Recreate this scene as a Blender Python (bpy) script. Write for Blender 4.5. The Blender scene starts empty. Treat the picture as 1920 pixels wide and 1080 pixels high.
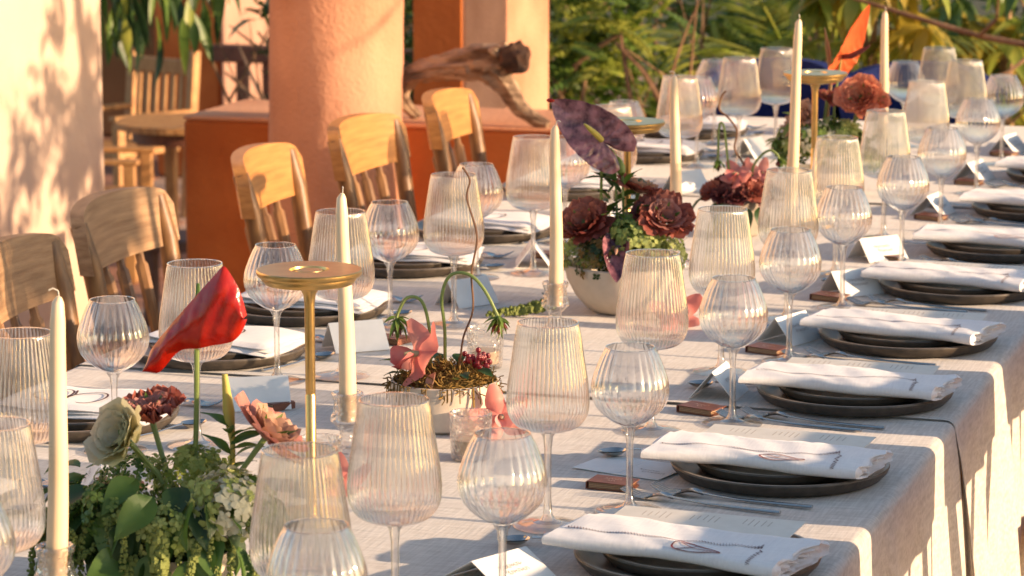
import bpy, math, random
from mathutils import Vector, Matrix
R = math.radians; PI = math.pi
sc = bpy.context.scene
COL = sc.collection
rnd = random.Random(7)

# ------------------------------------------------------------------ camera, sky, sun, exposure
SUN_EL = 12.5
cam = bpy.data.cameras.new("camera"); cam_o = bpy.data.objects.new("camera", cam); COL.objects.link(cam_o)
cam.sensor_width = 36; cam.lens = 105.0; cam.clip_start = .05; cam.clip_end = 400
cam_o.location = (1.285, 0, 1.618)
cam_o.rotation_euler = (R(90) - math.atan(960 / 5600), 0, R(17.6))
cam.dof.use_dof = True; cam.dof.focus_distance = 3.75; cam.dof.aperture_fstop = 13.0
sc.camera = cam_o
world = bpy.data.worlds.new("World"); sc.world = world; world.use_nodes = True
wn = world.node_tree.nodes; wn.clear()
sky = wn.new("ShaderNodeTexSky"); sky.sky_type = 'NISHITA'; sky.sun_disc = False
sky.sun_elevation = R(SUN_EL); sky.sun_rotation = R(90)
bg = wn.new("ShaderNodeBackground"); bg.inputs['Strength'].default_value = .13
wo = wn.new("ShaderNodeOutputWorld")
world.node_tree.links.new(sky.outputs[0], bg.inputs[0]); world.node_tree.links.new(bg.outputs[0], wo.inputs[0])
sun = bpy.data.lights.new("sun", 'SUN'); sun.energy = 5.0; sun.angle = R(.6); sun.color = (1, .70, .44)
sun_o = bpy.data.objects.new("sun", sun); COL.objects.link(sun_o)
sun_o.rotation_euler = (0, R(90 - SUN_EL), 0); sun_o.location = (12, 4, 8)
sc.view_settings.view_transform = 'Standard'; sc.view_settings.look = 'None'
sc.view_settings.gamma = 1; sc.view_settings.use_curve_mapping = False; sc.view_settings.exposure = .92
sc.render.engine = 'CYCLES'
cy = sc.cycles
cy.use_denoising = True; cy.max_bounces = 10; cy.transparent_max_bounces = 40; cy.transmission_bounces = 8
cy.glossy_bounces = 4; cy.diffuse_bounces = 4; cy.caustics_reflective = False; cy.caustics_refractive = False
cy.sample_clamp_indirect = 6

# ------------------------------------------------------------------ materials
MATS = {}
def nodes_of(name):
    m = bpy.data.materials.new(name); m.use_nodes = True
    n = m.node_tree.nodes; n.clear()
    return m, n, m.node_tree.links
def mat(name, c1, c2=None, rough=.6, scale=8., bump=0., bscale=None, metal=0., spec=.5, stretch=(1, 1, 1), detail=4, sheen=0, coat=0, trans=0., trans_col=None, contrast=(.35, .65), sss=0):
    """principled surface: two colours mixed by noise, noise relief, optional translucency (leaves, petals)"""
    m, n, l = nodes_of(name)
    out = n.new("ShaderNodeOutputMaterial"); b = n.new("ShaderNodeBsdfPrincipled")
    tc = n.new("ShaderNodeTexCoord"); mp = n.new("ShaderNodeMapping"); mp.inputs['Scale'].default_value = stretch
    l.new(tc.outputs['Object'], mp.inputs[0])
    b.inputs['Roughness'].default_value = rough; b.inputs['Metallic'].default_value = metal
    b.inputs['Specular IOR Level'].default_value = spec
    b.inputs['Sheen Weight'].default_value = sheen; b.inputs['Coat Weight'].default_value = coat
    if sss:
        b.inputs['Subsurface Weight'].default_value = sss; b.inputs['Subsurface Radius'].default_value = (.01, .006, .003)
    c2 = c2 or tuple(min(1, v * 1.12) for v in c1)
    nz = n.new("ShaderNodeTexNoise"); nz.inputs['Scale'].default_value = scale; nz.inputs['Detail'].default_value = detail
    l.new(mp.outputs[0], nz.inputs['Vector'])
    rp = n.new("ShaderNodeValToRGB"); rp.color_ramp.elements[0].position = contrast[0]; rp.color_ramp.elements[1].position = contrast[1]
    rp.color_ramp.elements[0].color = (*c1, 1); rp.color_ramp.elements[1].color = (*c2, 1)
    l.new(nz.outputs['Fac'], rp.inputs[0]); l.new(rp.outputs[0], b.inputs['Base Color'])
    if bump:
        n2 = n.new("ShaderNodeTexNoise"); n2.inputs['Scale'].default_value = bscale or scale * 3; n2.inputs['Detail'].default_value = 6
        l.new(mp.outputs[0], n2.inputs['Vector'])
        bm = n.new("ShaderNodeBump"); bm.inputs['Strength'].default_value = 1; bm.inputs['Distance'].default_value = bump
        l.new(n2.outputs['Fac'], bm.inputs['Height']); l.new(bm.outputs[0], b.inputs['Normal'])
    sh = b
    if trans:
        t = n.new("ShaderNodeBsdfTranslucent"); mx = n.new("ShaderNodeMixShader"); mx.inputs[0].default_value = trans
        if trans_col: t.inputs[0].default_value = (*trans_col, 1)
        else: l.new(rp.outputs[0], t.inputs[0])
        l.new(b.outputs[0], mx.inputs[1]); l.new(t.outputs[0], mx.inputs[2]); sh = mx
    l.new(sh.outputs[0], out.inputs[0])
    MATS[name] = m
    return m
def linen(name, c1, c2, weave=1., bump=.0006):
    m, n, l = nodes_of(name)
    out = n.new("ShaderNodeOutputMaterial"); b = n.new("ShaderNodeBsdfPrincipled"); b.inputs['Roughness'].default_value = .85
    b.inputs['Specular IOR Level'].default_value = .2; b.inputs['Sheen Weight'].default_value = .25
    tc = n.new("ShaderNodeTexCoord"); facs = []
    for st in ((22 * weave, 300 * weave, 160), (300 * weave, 22 * weave, 160), (6, 6, 6)):
        mp = n.new("ShaderNodeMapping"); mp.inputs['Scale'].default_value = st
        nz = n.new("ShaderNodeTexNoise"); nz.inputs['Scale'].default_value = 1; nz.inputs['Detail'].default_value = 2
        l.new(tc.outputs['Object'], mp.inputs[0]); l.new(mp.outputs[0], nz.inputs[0]); facs.append(nz.outputs['Fac'])
    a = n.new("ShaderNodeMath"); a.operation = 'ADD'; l.new(facs[0], a.inputs[0]); l.new(facs[1], a.inputs[1])
    a2 = n.new("ShaderNodeMath"); a2.operation = 'MULTIPLY_ADD'; a2.inputs[1].default_value = .3; l.new(facs[2], a2.inputs[0]); l.new(a.outputs[0], a2.inputs[2])
    rp = n.new("ShaderNodeValToRGB"); rp.color_ramp.elements[0].position = .42; rp.color_ramp.elements[1].position = .78
    hv = n.new("ShaderNodeMath"); hv.operation = 'MULTIPLY'; hv.inputs[1].default_value = .52; l.new(a2.outputs[0], hv.inputs[0])
    rp.color_ramp.elements[0].color = (*c1, 1); rp.color_ramp.elements[1].color = (*c2, 1)
    l.new(hv.outputs[0], rp.inputs[0]); l.new(rp.outputs[0], b.inputs['Base Color'])
    bm = n.new("ShaderNodeBump"); bm.inputs['Distance'].default_value = bump; bm.inputs['Strength'].default_value = .8
    l.new(a.outputs[0], bm.inputs['Height']); l.new(bm.outputs[0], b.inputs['Normal'])
    tr = n.new("ShaderNodeBsdfTranslucent"); l.new(rp.outputs[0], tr.inputs[0])
    mx = n.new("ShaderNodeMixShader"); mx.inputs[0].default_value = .06
    l.new(b.outputs[0], mx.inputs[1]); l.new(tr.outputs[0], mx.inputs[2]); l.new(mx.outputs[0], out.inputs[0])
    MATS[name] = m; return m
def glass(name, see=.72, ior=1.12, rough=.0, tint=(1, .985, .96), bump=0, haze=.08, gl=(.04, .7), grough=.09):
    """thin blown glass: mostly see-through, a share refracted by the ribs, a trace of scatter, fresnel gloss on top"""
    m, n, l = nodes_of(name)
    out = n.new("ShaderNodeOutputMaterial")
    t = n.new("ShaderNodeBsdfTransparent"); t.inputs[0].default_value = (*tint, 1)
    r = n.new("ShaderNodeBsdfRefraction"); r.inputs['IOR'].default_value = ior; r.inputs['Roughness'].default_value = rough; r.inputs[0].default_value = (*tint, 1)
    g = n.new("ShaderNodeBsdfGlossy"); g.inputs['Roughness'].default_value = grough; g.inputs[0].default_value = (1, .97, .93, 1)
    df = n.new("ShaderNodeBsdfDiffuse"); df.inputs[0].default_value = (.9, .87, .83, 1)
    tl = n.new("ShaderNodeBsdfTranslucent"); tl.inputs[0].default_value = (.9, .87, .83, 1)
    lw = n.new("ShaderNodeLayerWeight"); lw.inputs[0].default_value = .5
    ramp = n.new("ShaderNodeMapRange"); ramp.inputs['From Min'].default_value = .0; ramp.inputs['From Max'].default_value = 1
    ramp.inputs['To Min'].default_value = gl[0]; ramp.inputs['To Max'].default_value = gl[1]
    pw = n.new("ShaderNodeMath"); pw.operation = 'POWER'; pw.inputs[1].default_value = 1.8
    l.new(lw.outputs['Facing'], pw.inputs[0]); l.new(pw.outputs[0], ramp.inputs[0])
    m1 = n.new("ShaderNodeMixShader"); m1.inputs[0].default_value = 1 - see
    l.new(t.outputs[0], m1.inputs[1]); l.new(r.outputs[0], m1.inputs[2])
    ms = n.new("ShaderNodeMixShader"); ms.inputs[0].default_value = .5; l.new(df.outputs[0], ms.inputs[1]); l.new(tl.outputs[0], ms.inputs[2])
    mh = n.new("ShaderNodeMixShader"); mh.inputs[0].default_value = haze; l.new(m1.outputs[0], mh.inputs[1]); l.new(ms.outputs[0], mh.inputs[2])
    m2 = n.new("ShaderNodeMixShader"); l.new(ramp.outputs[0], m2.inputs[0]); l.new(mh.outputs[0], m2.inputs[1]); l.new(g.outputs[0], m2.inputs[2])
    if bump:
        tc = n.new("ShaderNodeTexCoord"); v = n.new("ShaderNodeTexVoronoi"); v.inputs['Scale'].default_value = 160
        l.new(tc.outputs['Object'], v.inputs['Vector']); bm = n.new("ShaderNodeBump"); bm.inputs['Distance'].default_value = bump
        l.new(v.outputs['Distance'], bm.inputs['Height'])
        for q in (r, g, lw): l.new(bm.outputs[0], q.inputs['Normal'])
    l.new(m2.outputs[0], out.inputs[0]); MATS[name] = m; return m

linen('linen', (.49, .435, .38), (.74, .68, .615))
linen('linen_hem', (.46, .40, .33), (.60, .54, .46))
linen('napkin_linen', (.78, .76, .76), (.88, .86, .85), 1.3, .0003)
glass('ribbed_glass', .54, 1.28, .0, (1, .997, .99), 0, .018, (.05, 1.0), .04); glass('optic_glass', .60, 1.27, .0, (1, .997, .992), 0, .006, (.06, 1.0), .03)
glass('stem_glass', .60, 1.4, 0, (1, .99, .975), 0, .0, (.06, .9), .04); glass('crystal', .76, 1.35, .0, (1, .99, .98), .002, .02, (.06, .9), .04)
glass('foot_glass', .90, 1.2, 0, (1, .99, .98), 0, .02, (.03, .45))
mat('stoneware', (.042, .034, .026), (.082, .064, .047), .42, 60, .0004)
mat('stoneware_glaze', (.25, .20, .155), (.34, .28, .22), .35, 40, .0003)
mat('paper', (.74, .69, .60), (.80, .75, .66), .75, 40, .0001, 400)
mat('card', (.80, .78, .74), (.86, .84, .80), .7, 40, .0001, 400)
mat('ink', (.20, .14, .09), rough=.8); mat('ink_grey', (.50, .43, .35), rough=.8)
mat('thread', (.07, .022, .03), (.11, .03, .04), .9); mat('thread_red', (.17, .012, .018), (.24, .02, .03), .8)
mat('steel', (.50, .48, .45), (.60, .58, .54), .2, 20, metal=1)
mat('brass', (.60, .385, .135), (.73, .49, .195), .32, 30, .00008, 300, metal=1)
mat('wax', (.82, .57, .34), (.86, .64, .42), .42, 12)
mat('wick', (.55, .5, .42)); mat('leather', (.14, .045, .026), (.22, .075, .04), .45, 60, .0004)
mat('foil', (.62, .42, .30), rough=.35, metal=.6); mat('pages', (.42, .29, .17), (.55, .40, .25), .7, 200, stretch=(.1, .1, 6))
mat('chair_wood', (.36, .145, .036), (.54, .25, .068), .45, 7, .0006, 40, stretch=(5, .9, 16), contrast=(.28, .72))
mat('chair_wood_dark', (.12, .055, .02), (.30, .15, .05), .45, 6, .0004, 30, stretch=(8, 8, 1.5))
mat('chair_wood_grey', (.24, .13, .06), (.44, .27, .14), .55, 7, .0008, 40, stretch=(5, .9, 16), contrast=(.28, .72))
mat('teak', (.36, .16, .05), (.50, .26, .09), .5, 7, .0005, 30, stretch=(8, 2, 2))
mat('dark_wood', (.09, .032, .018), (.15, .055, .03), .5, 7, .0006, 30, stretch=(2, 8, 2))
mat('ceramic', (.56, .47, .37), (.66, .56, .45), .55, 30, .0004, 90)
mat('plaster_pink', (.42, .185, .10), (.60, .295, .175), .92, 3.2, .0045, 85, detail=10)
mat('plaster_sun_tone', (.66, .27, .12), (.76, .36, .18), .9, 3.2, .004, 60)
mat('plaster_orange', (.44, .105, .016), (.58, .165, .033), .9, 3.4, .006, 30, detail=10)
mat('plaster_cream', (.56, .40, .295), (.63, .46, .35), .92, 2.5, .0025, 40)
mat('plaster_dapple_tone', (.36, .20, .14), (.44, .26, .19), .9, 3, .004, 30)
mat('plaster_brown', (.20, .085, .03), (.27, .12, .045), .9, 3, .004, 30)
mat('tile', (.34, .15, .09), (.44, .21, .13), .55, 5, .0015, 30)
mat('terrace', (.42, .27, .19), (.50, .33, .24), .7, 4, .001, 30)
mat('soil', (.05, .045, .02), (.09, .085, .03), .95, 3, .02, 14)
mat('driftwood', (.13, .07, .038), (.50, .34, .21), .8, 5, .02, 14, stretch=(1.2, 6, 6), contrast=(.34, .62))
mat('driftwood_dark', (.025, .012, .008), (.09, .04, .02), .9, 30, .012, 40)
mat('navy', (.010, .020, .10), (.018, .032, .15), .85, 60, .0008, 300, spec=.2)
def leafmat(name, c1, c2, tr=.35, rough=.42): return mat(name, c1, c2, rough, 9, .0006, 60, trans=tr)
leafmat('leaf_dark', (.022, .055, .014), (.05, .105, .026)); leafmat('leaf_mid', (.085, .16, .025), (.19, .27, .045), .4)
leafmat('leaf_lime', (.26, .33, .045), (.46, .46, .09), .45); leafmat('leaf_gold', (.34, .27, .03), (.52, .38, .05), .5)
leafmat('leaf_dry', (.28, .16, .06), (.40, .24, .09), .3); leafmat('amaranth', (.10, .145, .03), (.22, .25, .06), .12, .8); leafmat('leaf_fresh', (.055, .125, .02), (.12, .205, .036), .35); leafmat('leaf_bright', (.15, .23, .04), (.30, .34, .07), .35)
leafmat('hydrangea_green', (.30, .38, .09), (.48, .50, .18), .3, .7); leafmat('hydrangea_white', (.58, .56, .38), (.74, .70, .55), .3, .7)
leafmat('moss', (.12, .075, .018), (.34, .20, .045), .1, .95)
mat('petal_red', (.32, .006, .003), (.50, .020, .006), .2, 30, .0012, 70, trans=.2); mat('petal_purple', (.06, .016, .03), (.33, .14, .165), .2, 60, .003, 60, trans=.1)
leafmat('petal_maroon', (.24, .05, .035), (.44, .14, .09), .3, .6); leafmat('petal_mauve', (.40, .15, .125), (.58, .28, .22), .35, .6)
leafmat('petal_cream', (.50, .48, .24), (.70, .60, .44), .4, .6); leafmat('petal_peach', (.50, .28, .19), (.62, .40, .28), .35, .6)
leafmat('petal_coral', (.60, .17, .09), (.74, .32, .19), .35, .6); leafmat('petal_pink', (.74, .23, .19), (.84, .40, .33), .4, .5)
leafmat('petal_spot', (.45, .05, .06), (.80, .42, .38), .3, .5); leafmat('berry', (.28, .012, .02), (.42, .03, .04), .05, .4)
leafmat('petal_orange', (.72, .09, .025), (.82, .20, .06), .35, .35); leafmat('petal_dark', (.08, .014, .018), (.18, .04, .035), .2, .6)
leafmat('stem_green', (.16, .22, .05), (.26, .32, .10), .1, .5); leafmat('spadix', (.40, .34, .06), (.55, .42, .10), .05, .6)
mat('bark', (.17, .09, .045), (.34, .20, .11), .9, 14, .004, 60); mat('twig', (.10, .045, .022), (.20, .10, .05), .8, 30)

# ------------------------------------------------------------------ mesh helpers
class MB:
    def __init__(s): s.v = []; s.f = []
    def add(s, vs, fs):
        o = len(s.v); s.v += [tuple(p) for p in vs]; s.f += [tuple(i + o for i in q) for q in fs]; return s
    def merge(s, other, M=None):
        vs = [tuple(M @ Vector(p)) for p in other.v] if M else other.v
        return s.add(vs, other.f)
    def box(s, x0, x1, y0, y1, z0, z1, b=0):
        if b == 0:
            return s.add([(x, y, z) for z in (z0, z1) for y in (y0, y1) for x in (x0, x1)],
                         [(0, 2, 3, 1), (4, 5, 7, 6), (0, 1, 5, 4), (2, 6, 7, 3), (0, 4, 6, 2), (1, 3, 7, 5)])
        vs = []; idx = {}
        for sz in (0, 1):
            for sy in (0, 1):
                for sx in (0, 1):
                    x, y, z = (x0, x1)[sx], (y0, y1)[sy], (z0, z1)[sz]
                    ix, iy, iz = b * (1 - 2 * sx), b * (1 - 2 * sy), b * (1 - 2 * sz)
                    for a, p in enumerate(((x, y + iy, z + iz), (x + ix, y, z + iz), (x + ix, y + iy, z))):
                        idx[(sx, sy, sz, a)] = len(vs); vs.append(p)
        g = lambda *k: idx[k]; fs = []
        for q in (0, 1):
            fs.append([g(q, 0, 0, 0), g(q, 1, 0, 0), g(q, 1, 1, 0), g(q, 0, 1, 0)][::1 if q else -1])
            fs.append([g(0, q, 0, 1), g(0, q, 1, 1), g(1, q, 1, 1), g(1, q, 0, 1)][::1 if q else -1])
            fs.append([g(0, 0, q, 2), g(1, 0, q, 2), g(1, 1, q, 2), g(0, 1, q, 2)][::1 if q else -1])
            for w in (0, 1):
                fs.append([g(q, w, 0, 0), g(q, w, 1, 0), g(q, w, 1, 1), g(q, w, 0, 1)])
                fs.append([g(q, 0, w, 0), g(q, 1, w, 0), g(q, 1, w, 2), g(q, 0, w, 2)])
                fs.append([g(0, q, w, 1), g(1, q, w, 1), g(1, q, w, 2), g(0, q, w, 2)])
        for sz in (0, 1):
            for sy in (0, 1):
                for sx in (0, 1): fs.append([g(sx, sy, sz, 0), g(sx, sy, sz, 1), g(sx, sy, sz, 2)])
        return s.add(vs, fs)
    def tube(s, pts, rad, n=8, cap=True, flat=1.):
        pts = [Vector(p) for p in pts]
        if not hasattr(rad, '__len__'): rad = [rad] * len(pts)
        vs = []; fs = []; up = None
        for i, p in enumerate(pts):
            d = (pts[min(i + 1, len(pts) - 1)] - pts[max(i - 1, 0)])
            d = d.normalized() if d.length > 1e-9 else Vector((0, 0, 1))
            if up is None: up = Vector((0, 0, 1)) if abs(d.z) < .9 else Vector((1, 0, 0))
            a = d.cross(up).normalized(); c = a.cross(d).normalized(); up = c
            for k in range(n):
                t = 2 * PI * k / n
                vs.append(p + (a * math.cos(t) + c * (math.sin(t) * flat)) * rad[i])
        for i in range(len(pts) - 1):
            for k in range(n):
                fs.append((i * n + k, i * n + (k + 1) % n, (i + 1) * n + (k + 1) % n, (i + 1) * n + k))
        if cap: fs.append(tuple(range(n))[::-1]); fs.append(tuple(range(len(pts) * n - n, len(pts) * n)))
        return s.add(vs, fs)
    def lathe(s, prof, n=32, rib=None, cap0=False, cap1=False, c=(0, 0)):
        """prof: (r, z); rib(k_angle, r, z) -> r"""
        vs = []; fs = []
        for r, z in prof:
            for k in range(n):
                t = 2 * PI * k / n; q = rib(t, r, z) if rib else r
                vs.append((c[0] + q * math.cos(t), c[1] + q * math.sin(t), z))
        for i in range(len(prof) - 1):
            for k in range(n): fs.append((i * n + k, i * n + (k + 1) % n, (i + 1) * n + (k + 1) % n, (i + 1) * n + k))
        if cap0: fs.append(tuple(range(n))[::-1])
        if cap1: fs.append(tuple(range((len(prof) - 1) * n, len(prof) * n)))
        return s.add(vs, fs)
    def grid(s, fn, nu, nv):
        vs = [fn(i / nu, j / nv) for i in range(nu + 1) for j in range(nv + 1)]
        return s.add(vs, [(i * (nv + 1) + j, (i + 1) * (nv + 1) + j, (i + 1) * (nv + 1) + j + 1, i * (nv + 1) + j + 1) for i in range(nu) for j in range(nv)])
    def blob(s, c, r, n=6, m=4, sq=(1, 1, 1), jit=0, rn=None):
        prof = [(math.sin(PI * i / m), -math.cos(PI * i / m)) for i in range(m + 1)]
        vs = []; fs = []
        for rr, zz in prof:
            for k in range(n):
                t = 2 * PI * k / n; j = 1 + (rn.uniform(-jit, jit) if jit else 0)
                vs.append((c[0] + r * sq[0] * rr * math.cos(t) * j, c[1] + r * sq[1] * rr * math.sin(t) * j, c[2] + r * sq[2] * zz * j))
        for i in range(m):
            for k in range(n): fs.append((i * n + k, i * n + (k + 1) % n, (i + 1) * n + (k + 1) % n, (i + 1) * n + k))
        return s.add(vs, fs)
    def mesh(s, name, m, smooth=True):
        me = bpy.data.meshes.new(name); me.from_pydata(s.v, [], s.f); me.materials.append(MATS[m]); me.update()
        if smooth:
            me.polygons.foreach_set('use_smooth', [True] * len(me.polygons))
            try: me.set_sharp_from_angle(angle=R(38))
            except Exception: pass
        return me
def obj(name, data, parent=None, loc=None, rot=None, m=None, smooth=True, kind=None, scale=None):
    if isinstance(data, MB): data = data.mesh(name, m, smooth)
    o = bpy.data.objects.new(name, data); COL.objects.link(o)
    if parent is not None: o.parent = parent
    if loc is not None: o.location = loc
    if rot is not None: o.rotation_euler = rot
    if scale is not None: o.scale = scale if hasattr(scale, '__len__') else (scale,) * 3
    if kind: o['kind'] = kind
    return o
def tag(o, label, cat, group=None):
    o['label'] = label; o['category'] = cat
    if group: o['group'] = group
    return o
def thing(name, label, cat, loc=(0, 0, 0), rz=0, group=None):
    o = bpy.data.objects.new(name, None); o.empty_display_size = .05; COL.objects.link(o)
    o.location = loc; o.rotation_euler = (0, 0, rz)
    return tag(o, label, cat, group)
def struct(name, data, m=None, smooth=False):
    o = obj(name, data, m=m, smooth=smooth); o['kind'] = 'structure'; return o
def copy_tree(root, loc, rz, label=None, group=None, sz=None):
    r = root.copy(); COL.objects.link(r); r.location = loc; r.rotation_euler = (0, 0, rz)
    if sz: r.scale = (1, 1, sz)
    if label: r['label'] = label
    if group: r['group'] = group
    for ch in root.children:
        c = ch.copy(); COL.objects.link(c); c.parent = r
        for g in ch.children:
            d = g.copy(); COL.objects.link(d); d.parent = c
    return r
def frame(d, up=(0, 0, 1)):
    d = Vector(d).normalized(); u = Vector(up)
    if abs(d.dot(u)) > .98: u = Vector((1, 0, 0))
    x = u.cross(d).normalized(); y = d.cross(x)
    return Matrix((x, y, d)).transposed().to_4x4()
ORD = ['first', 'second', 'third', 'fourth', 'fifth', 'sixth', 'seventh', 'eighth', 'ninth', 'tenth', 'eleventh', 'twelfth']
TZ = .7525        # top of the linen

# ------------------------------------------------------------------ the setting
def sheet(x0, x1, y0, y1, z, n=1):
    return MB().grid(lambda u, v: (x0 + (x1 - x0) * u, y0 + (y1 - y0) * v, z), n, n)
struct('garden_ground', sheet(-150, 150, -60, 240, -1.06, 40), 'soil')
struct('terrace_floor', MB().box(-3.2, 6, -4, 8.04, -1.0, 0, .02), 'terrace')
lower = struct('lower_terrace', MB().box(-12, -2.0, 8.05, 26, -1.2, -1.012), 'tile')
tile_me = MB().box(-.24, .24, -.24, .24, -.01, .0, .006).mesh('tile', 'tile', False)
tm_ = [tile_me] + [MB().box(-.24, .24, -.24, .24, -.01, .0, .006).mesh('tile', k, False) for k in ('terrace', 'tile')]
for i in range(12):
    for j in range(18):
        x = -7.6 + i * .49; y = 9.6 + j * .49
        if -7.3 < x + 3.6 * 0 and (x < -2.6): obj('tile', tm_[rnd.randrange(3)], lower, (x, y, -1.0 + rnd.uniform(-.002, .002)))

def wall_block(name, label, x0, x1, y0, y1, z0, z1, m, b=.02, cat='wall', group=None):
    nx = max(2, int((x1 - x0) / .12)); ny = max(2, int((y1 - y0) / .12)); nz = max(2, int((z1 - z0) / .12))
    mb = MB().box(x0, x1, y0, y1, z0, z1, b)
    return tag(obj(name, mb, m=m), label, cat, group)
wall_block('plaster_wall', 'cream plaster wall with leafy shadows behind the nearest dining chairs', -2.95, -2.38, 3.6, 7.73, 0, 2.7, 'plaster_cream', .025)
# round column with hand-trowelled outline
rc = random.Random(3)
wob = [[rc.uniform(-.004, .004) for _ in range(40)] for _ in range(30)]
col = MB()
NZ, NA = 29, 80
def colp(u, v):
    i = u * NZ; t = v * 2 * PI; w = wob[int(i) % 30][int(v * 40) % 40] * .5 + .0035 * math.sin(3 * t + i * .7)
    r = .192 + w
    return (-1.783 + r * math.cos(t), 8.0 + r * math.sin(t), 2.9 * u)
col.grid(colp, NZ, NA)
tag(obj('round_column', col, m='plaster_pink'), 'thick round salmon stucco column rising beside the low orange wall', 'column')
p = thing('parapet_wall', 'low terracotta orange wall with sunlight coloured into its broad top behind the dining chairs', 'wall', (0, 0, 0))
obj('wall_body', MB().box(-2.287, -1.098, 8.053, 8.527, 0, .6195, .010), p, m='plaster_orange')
sun_top_mb = MB().box(-2.289, -1.096, 8.051, 8.529, .620, .6325, .006)
obj('sun_tone_top', sun_top_mb, p, m='plaster_sun_tone')  # thin slab whose salmon colour stands for sun on the wall's top
p = thing('square_pillar', 'square plaster pillar with warm bounce coloured onto its end behind the driftwood', 'pillar', (-1.835, 9.53, -1))
obj('pillar_body', MB().box(-.086, .086, -.465, .47, 0, 3.6, .012), p, m='plaster_pink')
obj('bounce_tone_end', MB().box(-.086, .080, -.478, -.4655, 0, 3.6, .004), p, m='plaster_orange')  # orange slab: warm bounce light in the shade, put into the colour
wall_block('square_pillar', 'square plaster pillar added unseen on the open side as shadow caster beyond the table end', .8, 1.25, 9.06, 9.505, -1, 3, 'plaster_pink', .02, 'pillar')  # out of view, added to shade the near half of the other pillar
wall_block('house_wall', 'dark brown plaster wall dappled with light behind the teak armchairs', -11, -7.3, 20.0, 20.5, -1.0, 3, 'plaster_brown')
p = thing('house_pillar', 'deep orange pillar with dappled light toned into its pale face beyond the round teak table', 'pillar', (-6.42, 18.0, -1))
obj('pillar_body', MB().box(-.48, .0, 0, .9, 0, 4, .03), p, m='plaster_orange')
obj('lit_tone_side', MB().box(.002, .03, -.006, .9, 0, 4, .01), p, m='plaster_dapple_tone')  # sun and tree dapple on this side, put into the slab's tone
# railing
p = thing('wooden_railing', 'dark wooden railing with square posts beside the pale pillar', 'railing', (-6.1, 17.6, -1))
obj('handrail', MB().box(-.2, 1.9, -.06, .06, .82, .93, .01), p, m='dark_wood')
pst = MB().box(-.035, .035, -.035, .035, 0, .819, .006).mesh('post', 'dark_wood', False)
for k in range(11): obj('post', pst, p, (k * .18, 0, 0))

# ------------------------------------------------------------------ teak furniture on the lower terrace
def armchair_parts(root):
    leg = MB().box(-.03, .03, -.03, .03, 0, .62, .004).mesh('leg', 'teak', False)
    for x in (-.27, .27): obj('leg', leg, root, (x, -.26, 0))
    post = MB().box(-.03, .03, -.03, .03, 0, 1.0, .004).mesh('back_post', 'teak', False)
    for x in (-.27, .27): obj('back_post', post, root, (x, .26, 0), (R(-5), 0, 0))
    obj('seat', MB().box(-.26, .26, -.28, .23, .40, .44, .008), root, m='teak')
    obj('top_rail', MB().box(-.24, .24, .305, .345, .85, .94, .006), root, m='teak')
    obj('lower_rail', MB().box(-.24, .24, .27, .30, .47, .52, .005), root, m='teak')
    arm = MB().box(-.035, .035, -.31, .30, .622, .65, .006).mesh('armrest', 'teak', False)
    for x in (-.27, .27): obj('armrest', arm, root, (x, 0, 0))
    sl = MB().box(-.018, .018, -.008, .008, 0, .33, .003).mesh('slat', 'teak', False)
    for k in range(6): obj('slat', sl, root, (-.19 + k * .076, .29, .521), (R(-5), 0, 0))
a = thing('armchair', 'slatted teak armchair facing across the round table from the brown wall', 'chair', (-6.32, 16.25, -1), R(-24), 'teak armchairs'); armchair_parts(a)
copy_tree(a, (-5.60, 14.3, -1), R(105), 'slatted teak armchair seen from its side beside the cream wall edge', 'teak armchairs')
copy_tree(a, (-3.66, 14.9, -1), R(10), 'slatted teak armchair behind the low orange wall and driftwood', 'teak armchairs')
t = thing('round_table', 'round slatted teak table between the armchairs', 'table', (-5.43, 15.2, -1))
for k in range(8):
    x0 = -.4 + k * .1; pts = []
    for x in (x0 + .003, x0 + .05, x0 + .097):
        h = math.sqrt(max(.0004, .16 - x * x)); pts.append((x, h))
    mb = MB(); n = len(pts)
    top = [(x, -h, .73) for x, h in pts] + [(x, h, .73) for x, h in pts[::-1]]
    m = len(top); mb.add(top + [(x, y, .695) for x, y, _ in top], [tuple(range(m)), tuple(range(2 * m - 1, m - 1, -1))] + [(i, i + m, (i + 1) % m + m, (i + 1) % m) for i in range(m)])
    obj('plank', mb, t, m='teak', smooth=False)
obj('apron', MB().lathe([(.30, .62), (.31, .62), (.31, .694), (.30, .694)], 24), t, m='dark_wood')
lg = MB().box(-.03, .03, -.03, .03, 0, .66, .004).mesh('leg', 'teak', False)
for q in range(4): obj('leg', lg, t, (.26 * math.cos(R(45 + 90 * q)), .26 * math.sin(R(45 + 90 * q)), 0))
st = thing('low_stool', 'dark red wooden stool beside the end of the low orange wall', 'stool', (-4.42, 12.95, -1))
obj('seat', MB().box(-.2, .2, -.17, .17, .40, .46, .008), st, m='dark_wood')
lg = MB().box(-.03, .03, -.03, .03, 0, .4, .004).mesh('leg', 'dark_wood', False)
for x in (-.16, .16):
    for y in (-.13, .13): obj('leg', lg, st, (x, y, 0))

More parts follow.
